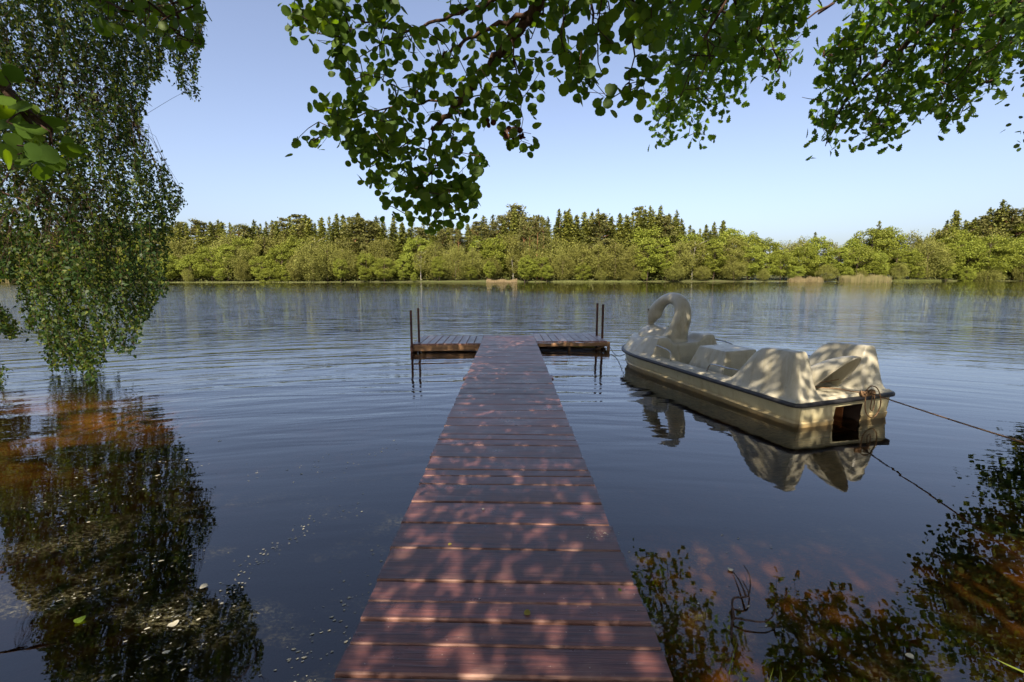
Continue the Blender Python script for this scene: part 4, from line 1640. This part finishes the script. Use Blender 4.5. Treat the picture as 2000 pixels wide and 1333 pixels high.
_, W = sample_polys(O_POLY, 1150, dO, holes=((1705, 108, 18, 22), (1760, 75, 20, 12), (1810, 130, 16, 16), (1850, 68, 12, 10), (1790, 190, 22, 10), (1345, 45, 22, 12), (1505, 40, 10, 30), (1880, 105, 14, 9)))
foliage(oak, limbs, W, 4, 0.125, OAK, M['oak_leaf'], jitter=0.16, twig_r=0.0028, step=0.2, nbias=(0, -0.4, 0.5))
_, Wn = sample_polys([[(1290, 30), (1440, 20), (1460, 100), (1400, 140), (1330, 150), (1290, 110)], [(1290, 180), (1370, 170), (1360, 215), (1300, 225)]], 40, lambda x, y: 3.3 + rng.normal() * 0.2)
sp = smooth_path([np.array([5.6, 0.5, 5.9]), at(1480, -150, 3.0), at(1420, 0, 3.2), at(1370, 90, 3.3), at(1330, 190, 3.4)], 5)
tube('branch', sp, list(np.linspace(0.016, 0.003, len(sp))), M['bark'], 6, oak)
segs, nodes, par, ends = grow([sp], Wn, step=0.1)
obj('twigs', segs_mesh('twigs', segs, M['twig']), oak)['kind'] = 'stuff'
Pn = np.repeat(nodes[ends], 3, axis=0)
n = len(Pn)
obj('foliage', leaves_mesh('foliage', Pn + rng.normal(size=(n, 3)) * 0.05, rand_dirs(n), rng.normal(size=(n, 3)) + np.array([0, -0.6, 0.3]), 0.10 * rng.uniform(0.75, 1.2, n), OAK, M['oak_leaf']), oak)['kind'] = 'stuff'

# --- weeping birch on the left
birch = thing('weeping_birch', 'weeping birch trailing long leafy strands down to the water at left', 'birch', (0, 0, 0))
tube('trunk', smooth_path([(-11.5, 4.6, 0.2), (-11.2, 4.9, 3.0), (-10.8, 5.3, 6.0), (-10.2, 5.8, 9.0), (-9.8, 6.0, 12.0)], 4), list(np.linspace(0.22, 0.06, 17)), M['birch_bark'], 12, birch)
B_POLY = [
    (-120, -150), (300, -150), (402, -60), (398, 60), (385, 120), (386, 190), (368, 186), (345, 168), (338, 130), (318, 128), (312, 150), (290, 160), (286, 215), (274, 250), (300, 286), (335, 302), (364, 342), (358, 395), (338, 425),
    (330, 480), (318, 540), (326, 562), (300, 598), (288, 615), (272, 640), (268, 672), (240, 690), (222, 684), (212, 655), (205, 690), (222, 712), (196, 705), (188, 735), (176, 760), (165, 758), (152, 725), (135, 715), (100, 722), (92, 700), (82, 680), (74, 650), (66, 655), (40, 600), (30, 540), (0, 540), (-120, 640)]
B_EXTRA = [[(-120, 560), (0, 580), (28, 610), (40, 650), (20, 655), (0, 640), (-120, 700)], [(-120, 690), (4, 700), (12, 760), (6, 800), (-8, 790), (-120, 760)]]
limb_pts = []
for L, ra in ((([-11.0, 5.1, 4.5], [-9.5, 6.2, 6.4], [-8.0, 7.2, 7.4], [-6.4, 8.0, 7.2], [-5.4, 8.6, 6.2]), 0.07),
              (([-10.6, 5.5, 7.0], [-9.0, 7.0, 8.6], [-7.4, 8.6, 9.2], [-6.0, 9.6, 8.6]), 0.06),
              (([-11.2, 4.9, 2.6], [-9.8, 6.2, 3.0], [-8.6, 7.3, 3.2], [-7.4, 7.8, 2.7]), 0.05),
              (([-11.0, 5.1, 4.0], [-9.6, 6.6, 4.6], [-8.0, 7.8, 4.9], [-6.6, 8.4, 4.4]), 0.05)):
    sp = smooth_path(L, 6)
    tube('branch', sp, list(np.linspace(ra, 0.008, len(sp))), M['bark'], 7, birch)
    limb_pts += sp
LP, LD = [], []
strands = []
polys_b = [B_POLY] + B_EXTRA


def inside_b(x, y):
    return any(in_poly(np.array([x]), np.array([y]), p)[0] for p in polys_b)


def projp(p):
    q = p - np.array([0, 0, CAM_H])
    zc = q[1] * math.cos(PITCH) - q[2] * math.sin(PITCH)
    yc = q[1] * math.sin(PITCH) + q[2] * math.cos(PITCH)
    return 1000 + 889 * q[0] / zc, 666.5 - 889 * yc / zc


tries = 0
n_str = 0
while n_str < 1800 and tries < 20000:
    tries += 1
    poly = polys_b[0] if rng.random() < 0.95 else polys_b[int(rng.integers(1, 3))]
    x = rng.uniform(-120, 400)
    y = rng.uniform(-150, 760)
    if rng.random() < 0.15:
        x, y = rng.uniform(-120, 20), rng.uniform(500, 780)
    if not inside_b(x, y):
        continue
    D = 7.6 + 2.2 * (x / 360 if x > 150 else 0.4) * (1 - max(0, y) / 900) + rng.normal() * 0.55
    D = max(6.6, D)
    p = at(x, y, D)
    L = rng.uniform(0.5, 1.5)
    sway = rng.uniform(0.02, 0.30) * (1 - 0.7 * max(0, y) / 700)
    k = int(L / 0.045)
    prev = p.copy()
    ok_any = 0
    st = [p.copy()]
    v = np.array([sway + rng.normal() * 0.12, rng.normal() * 0.12, -1.0])
    for s in range(k):
        v += rng.normal(size=3) * np.array([0.07, 0.07, 0])
        v[0] *= 0.97
        v /= np.linalg.norm(v)
        q = prev + v * 0.045
        qx, qy = projp(q)
        if q[2] < 0.02 or not inside_b(qx, qy):
            break
        LP.append(q)
        LP.append(q)
        if rng.random() < 0.3:
            LP.append(q + rng.normal(size=3) * 0.05)
        st.append(q)
        prev = q
    if len(st) > 2:
        strands.append(st)
        n_str += 1
segs = []
for st in strands:
    for i in range(0, len(st) - 1, 2):
        j = min(i + 2, len(st) - 1)
        segs.append((st[i], st[j], 0.0022, 0.0018))
LPn = np.array(limb_pts)
for st in strands:
    d = np.linalg.norm(LPn - st[0], axis=1)
    j = int(np.argmin(d))
    if d[j] < 1.3:
        a_, b_ = LPn[j], st[0]
        mid_ = (a_ + b_) / 2 + np.array([0, 0, 0.22 * d[j]]) + rng.normal(size=3) * 0.08 * d[j]
        segs.append((a_, mid_, 0.0035, 0.0028))
        segs.append((mid_, b_, 0.0028, 0.0022))
obj('twigs', segs_mesh('twigs', segs, M['twig'], 3), birch)['kind'] = 'stuff'
LP = np.array(LP)
n = len(LP)
print('birch leaves', n)
LP = LP + rng.normal(size=(n, 3)) * 0.022
obj('foliage', leaves_mesh('foliage', LP, rand_dirs(n, (0, 0, -1.0)), rng.normal(size=(n, 3)) + np.array([0, -0.4, 0.2]), 0.066 * rng.uniform(0.65, 1.25, n), BIRCH, M['birch_leaf']), birch)['kind'] = 'stuff'

# --- crowns over and behind the camera (they shade the jetty and the boat)
def crown_cloud(parent, blobs, leaf=0.095, mat='canopy_leaf', outline=QUICK):
    P = []
    for (cx, cy, cz, rx, ry, rzz, n) in blobs:
        # leaves sit in tufts
        nt = max(1, n // 110)
        c = rng.normal(size=(nt, 3))
        c /= np.linalg.norm(c, axis=1, keepdims=True)
        c *= rng.uniform(0.2, 1, (nt, 1)) ** 0.5
        c = c * [rx, ry, rzz] + [cx, cy, cz]
        q = np.repeat(c, 110, axis=0) + rng.normal(size=(nt * 110, 3)) * [0.34, 0.34, 0.12]
        P.append(q)
    P = np.concatenate(P)
    q = P - np.array([0, 0, CAM_H])
    zc = q[:, 1] * math.cos(PITCH) - q[:, 2] * math.sin(PITCH)
    yc = q[:, 1] * math.sin(PITCH) + q[:, 2] * math.cos(PITCH)
    vis = (np.abs(q[:, 0]) < np.maximum(zc, 0) * 1.2) & (np.abs(yc) < np.maximum(zc, 0) * 0.80)
    P = P[~vis]
    n = len(P)
    print('canopy leaves', n)
    o = obj('foliage', leaves_mesh('foliage', P, rand_dirs(n), rng.normal(size=(n, 3)) + np.array([0, 0, 0.8]), leaf * rng.uniform(0.75, 1.25, n), outline, M[mat]), parent)
    o['kind'] = 'stuff'
    return P


crown_cloud(alder, [(1.4, -1.8, 7.4, 3.4, 3.4, 2.2, 10000), (-1.2, 0.9, 5.4, 2.0, 3.0, 0.7, 6500), (-1.6, -2.4, 5.2, 2.4, 2.8, 0.7, 5500), (0.8, 1.2, 6.4, 2.4, 2.4, 0.8, 5500), (-1.8, -5.0, 7.0, 2.8, 2.4, 1.6, 4000), (-4.6, 0.2, 6.6, 2.0, 3.0, 1.4, 7000), (-1.4, 3.0, 7.4, 2.6, 2.6, 1.0, 11000), (-3.9, 3.2, 7.4, 2.0, 2.2, 0.9, 7000), (0.9, 3.4, 7.4, 2.0, 2.0, 0.9, 5500)])
crown_cloud(oak, [(6.6, -2.0, 9.0, 4.2, 4.0, 3.2, 8000), (3.4, 2.0, 6.2, 2.6, 2.6, 1.0, 6500), (3.4, -2.4, 6.2, 2.6, 2.6, 1.4, 3600)], 0.10, 'oak_leaf')
crown_cloud(birch, [(-9.8, 4.0, 10.0, 3.4, 3.6, 3.0, 18000), (-8.0, 6.0, 9.8, 3.2, 3.0, 1.8, 12000), (-7.2, 2.6, 8.6, 2.4, 2.4, 1.4, 6000)], 0.07, 'birch_leaf', BIRCH)

# unseen lower trees added on either side and behind to darken the skylight
where = iter(['far behind the left shore', 'straight behind the jetty start', 'behind the alder trunk', 'behind the oak trunk', 'right of the oak trunk', 'on the right shore, bigger', 'left of the birch trunk', 'on the far left shore', 'tallest, far behind on the right', 'farthest behind on the left'])
for (x_, y_, h_) in ((-6.5, -8, 7.0), (-2.5, -10, 6.5), (3.5, -11, 7.0), (9, -9, 9.0), (14, -4, 11.5), (19, 4, 12.5), (-15, -4, 10.0), (-23, 4, 13), (22, -10, 14), (-10, -12, 9)):
    cm, tm, hh = protos['broad'][int(abs(x_)) % 6]
    bt = thing('bank_tree', 'unseen broad tree added on the near bank to dim skylight, ' + next(where), 'tree', (x_, y_, 0.2), x_, 'unseen trees added on the near bank to dim skylight')
    bt.scale = (h_ / hh * 1.1, h_ / hh * 1.1, h_ / hh)
    obj('crown', cm, bt)
    obj('trunk', tm, bt)

# tall bank tree beyond the right picture edge, mirrored in the lower right water
bank = thing('bank_tree', 'tall dark bank tree whose twigs just enter the right picture edge', 'tree', (0, 0, 0))
tube('trunk', smooth_path([(29.5, 20.5, 0.2), (29.3, 20.6, 5), (28.8, 20.8, 10), (28.2, 21, 16)], 4), list(np.linspace(0.4, 0.1, 13)), M['bark'], 10, bank)


def big_crown(parent, blobs, leaf=0.24):
    P = []
    for (cx, cy, cz, rx, ry, rzz, n) in blobs:
        nt = max(1, n // 40)
        c = rng.normal(size=(nt, 3))
        c /= np.linalg.norm(c, axis=1, keepdims=True)
        c *= rng.uniform(0.15, 1, (nt, 1)) ** 0.45
        c = c * [rx, ry, rzz] + [cx, cy, cz]
        P.append(np.repeat(c, 40, axis=0) + rng.normal(size=(nt * 40, 3)) * [0.45, 0.45, 0.22])
    P = np.concatenate(P)
    n = len(P)
    o = obj('crown', leaves_mesh('crown', P, rand_dirs(n), rng.normal(size=(n, 3)) + np.array([0, 0, 0.5]), leaf * rng.uniform(0.7, 1.2, n), QUICK, M['birch_leaf']), parent)


big_crown(bank, [(28.0, 21, 13.0, 5.6, 4, 5.0, 9000), (25.6, 21, 16.0, 4.6, 3.5, 3.4, 6000), (26.6, 21.0, 8.6, 2.6, 2.4, 1.4, 1600), (27.2, 20.8, 7.0, 2.2, 2.2, 1.0, 900)])

# ------------------------------------------------------------------ small things on the water, the boards and the bank
V, F = [], []


def fleck(x, y, s, el=1.0, rot=0.0):
    k = rnd.randint(5, 8)
    o = len(V)
    for i in range(k):
        a = 2 * math.pi * i / k
        r_ = s * rnd.uniform(0.55, 1.1)
        dx, dy = math.cos(a) * r_ * el, math.sin(a) * r_
        V.append((x + dx * math.cos(rot) - dy * math.sin(rot), y + dx * math.sin(rot) + dy * math.cos(rot), 0.003))
    F.append(tuple(range(o, o + k)))


for (xa, ya, xb, yb, n, w_) in ((470, 1100, 700, 985, 70, 22), (560, 1290, 760, 1080, 60, 40), (430, 1160, 560, 1050, 40, 26), (250, 1230, 480, 1160, 60, 40), (520, 1330, 700, 1230, 26, 40),
                               (60, 1000, 400, 900, 70, 60), (100, 1180, 400, 1080, 60, 50), (200, 1330, 420, 1250, 30, 40), (640, 930, 790, 860, 26, 14), (480, 930, 700, 900, 40, 30), (1180, 1100, 1260, 1060, 5, 20), (1300, 1150, 1700, 1250, 10, 80), (1250, 1000, 1500, 1080, 8, 50)):
    for k in range(n):
        t = rnd.random()
        x = xa + (xb - xa) * t + rnd.gauss(0, w_ * 0.5)
        y = ya + (yb - ya) * t + rnd.gauss(0, w_ * 0.4)
        if y > 1360:
            continue
        p = onz(x, y, 0.003)
        if -0.72 < p[0] < 0.65:
            continue
        fleck(p[0], p[1], abs(rnd.gauss(0, 1)) * 0.0026 + 0.0014, rnd.uniform(1, 2.6), rnd.uniform(0.2, 0.9))
obj('foam_flecks', mesh('foam_flecks', V, F, M['foam']), kind='stuff', label='pale foam and pollen flecks drifting on dark water left of the jetty')


def one_leaf(x, y, z, s, mat, lab, cat='leaf', outline=ALDER, name='fallen_leaf', up=0.15):
    d = Vector((rnd.uniform(-1, 1), rnd.uniform(-1, 1), 0)).normalized()
    me = leaves_mesh(name, np.array([[0, 0, 0.0]]), np.array([[d.x, d.y, 0.05]]), np.array([[rnd.uniform(-up, up), rnd.uniform(-up, up), 1.0]]), np.array([s]), outline, M[mat], 0.3)
    return obj(name, me, loc=(x, y, z), label=lab, cat=cat)


for (px_, py_, s, mt, lab) in ((882, 1061, 0.024, 'yellow_leaf', 'small yellow-green fallen leaf on the plank left of centre, mid walkway'), (1037, 1196, 0.034, 'yellow_leaf', 'torn ochre leaf scrap near the middle of the nearest boards'),
                               (1205, 1152, 0.02, 'alder_leaf', 'tiny green leaf near the right edge of the walkway'), (941, 995, 0.018, 'foam', 'small whitish leaf scrap on the walkway, farther up')):
    p = onz(px_, py_, 0.206)
    one_leaf(p[0], p[1], 0.2035, s, mt, lab)
for (px_, py_, s, mt, lab) in ((1787, 1290, 0.035, 'foam', 'small white petal floating at the lower right'), (340, 1225, 0.05, 'foam', 'pale floating scrap in the lower left water'), (155, 1205, 0.05, 'alder_leaf', 'green leaf floating in the dark lower left water'),
                               (1425, 1118, 0.035, 'foam', 'white floating leaf at the tip of the sunken twig'), (408, 1143, 0.045, 'foam', 'cream floating petal left of the jetty')):
    p = onz(px_, py_, 0.004)
    one_leaf(p[0], p[1], 0.006, s, mt, lab, 'leaf', ALDER, 'floating_leaf', 0.05)
# bird droppings scuff on the board
V, F = [], []
for k in range(34):
    p = onz(1172 + rnd.gauss(0, 16), 1046 + rnd.gauss(0, 7), 0.201)
    o = len(V)
    s = rnd.uniform(0.001, 0.005)
    for i in range(5):
        a = 2 * math.pi * i / 5
        V.append((p[0] + math.cos(a) * s * 1.8 * rnd.uniform(.5, 1), p[1] + math.sin(a) * s * rnd.uniform(.5, 1), 0.2032))
    F.append(tuple(range(o, o + 5)))
obj('bird_droppings', mesh('bird_droppings', V, F, M['foam']), kind='stuff', label='whitish bird droppings near the right edge of one board')

# dead twig standing half out of the water
twig = thing('dead_twig', 'dark crooked dead twig lying at the water surface right of the jetty', 'twig')
seq = [[(1432, 1290, -0.05), (1428, 1235, 0.01), (1432, 1210, 0.02), (1455, 1212, 0.03), (1490, 1216, 0.03), (1508, 1205, 0.04), (1514, 1186, 0.06)],
       [(1432, 1210, 0.02), (1430, 1172, 0.03), (1450, 1168, 0.04), (1462, 1162, 0.04), (1464, 1128, 0.05), (1452, 1105, 0.05)],
       [(1456, 1165, 0.04), (1446, 1140, 0.03), (1432, 1118, 0.01)],
       [(1514, 1186, 0.06), (1520, 1190, 0.08)]]
for s_ in seq:
    L = [onz(x, y, z) for x, y, z in s_]
    L = [np.array([p[0], p[1], q[2]]) for p, q in zip(L, s_)]
    sp = smooth_path(L, 4)
    tube('stem', sp, list(np.linspace(0.006, 0.0025, len(sp))), M['twig'], 6, twig)

# grass tuft and reed blades at the near bank
def blades(name, x, y, n, h, lab, spread=0.12, lean=(0.3, 0.2)):
    V, F = [], []
    for k in range(n):
        bx, by = x + rnd.gauss(0, spread), y + rnd.gauss(0, spread * 0.5)
        a = rnd.uniform(0, 2 * math.pi)
        hh = h * rnd.uniform(0.5, 1.1)
        ln = rnd.uniform(0.1, 0.6) * hh
        wd = 0.003
        o = len(V)
        for s in range(5):
            t = s / 4
            cx = bx + math.cos(a) * ln * t * t + lean[0] * hh * t * 0.2
            cy = by + math.sin(a) * ln * t * t
            z = -0.03 + hh * (t - 0.25 * t * t)
            wv = wd * (1 - t * 0.9)
            V.append((cx - wv, cy, z))
            V.append((cx + wv, cy, z))
        for s in range(4):
            F.append((o + 2 * s, o + 2 * s + 1, o + 2 * s + 3, o + 2 * s + 2))
    return obj(name, mesh(name, V, F, M['grass'], True), kind='stuff', label=lab)


M['grass'] = leaf_mat('grass', (0.10, 0.14, 0.02), (0.16, 0.20, 0.03), (0.30, 0.26, 0.09), 0.4)
blades('grass_tuft', 0.98, 1.58, 46, 0.20, 'yellow-green grass tuft at the bottom edge right of the jetty')
blades('grass_tuft', 1.35, 1.40, 30, 0.14, 'short grass on the bank below the orange water', 0.2)
gp = [onz(1935, 1285, 0.06), onz(1965, 1300, 0.05), onz(2010, 1320, 0.02)]
rb = thing('reed_blade', 'single yellow-green reed blade leaning over the lower right water', 'reed')
tube('blade', smooth_path(gp, 4), [0.0015, 0.002, 0.0025, 0.003, 0.0035, 0.004, 0.0045, 0.005, 0.005], M['grass'], 5, rb)
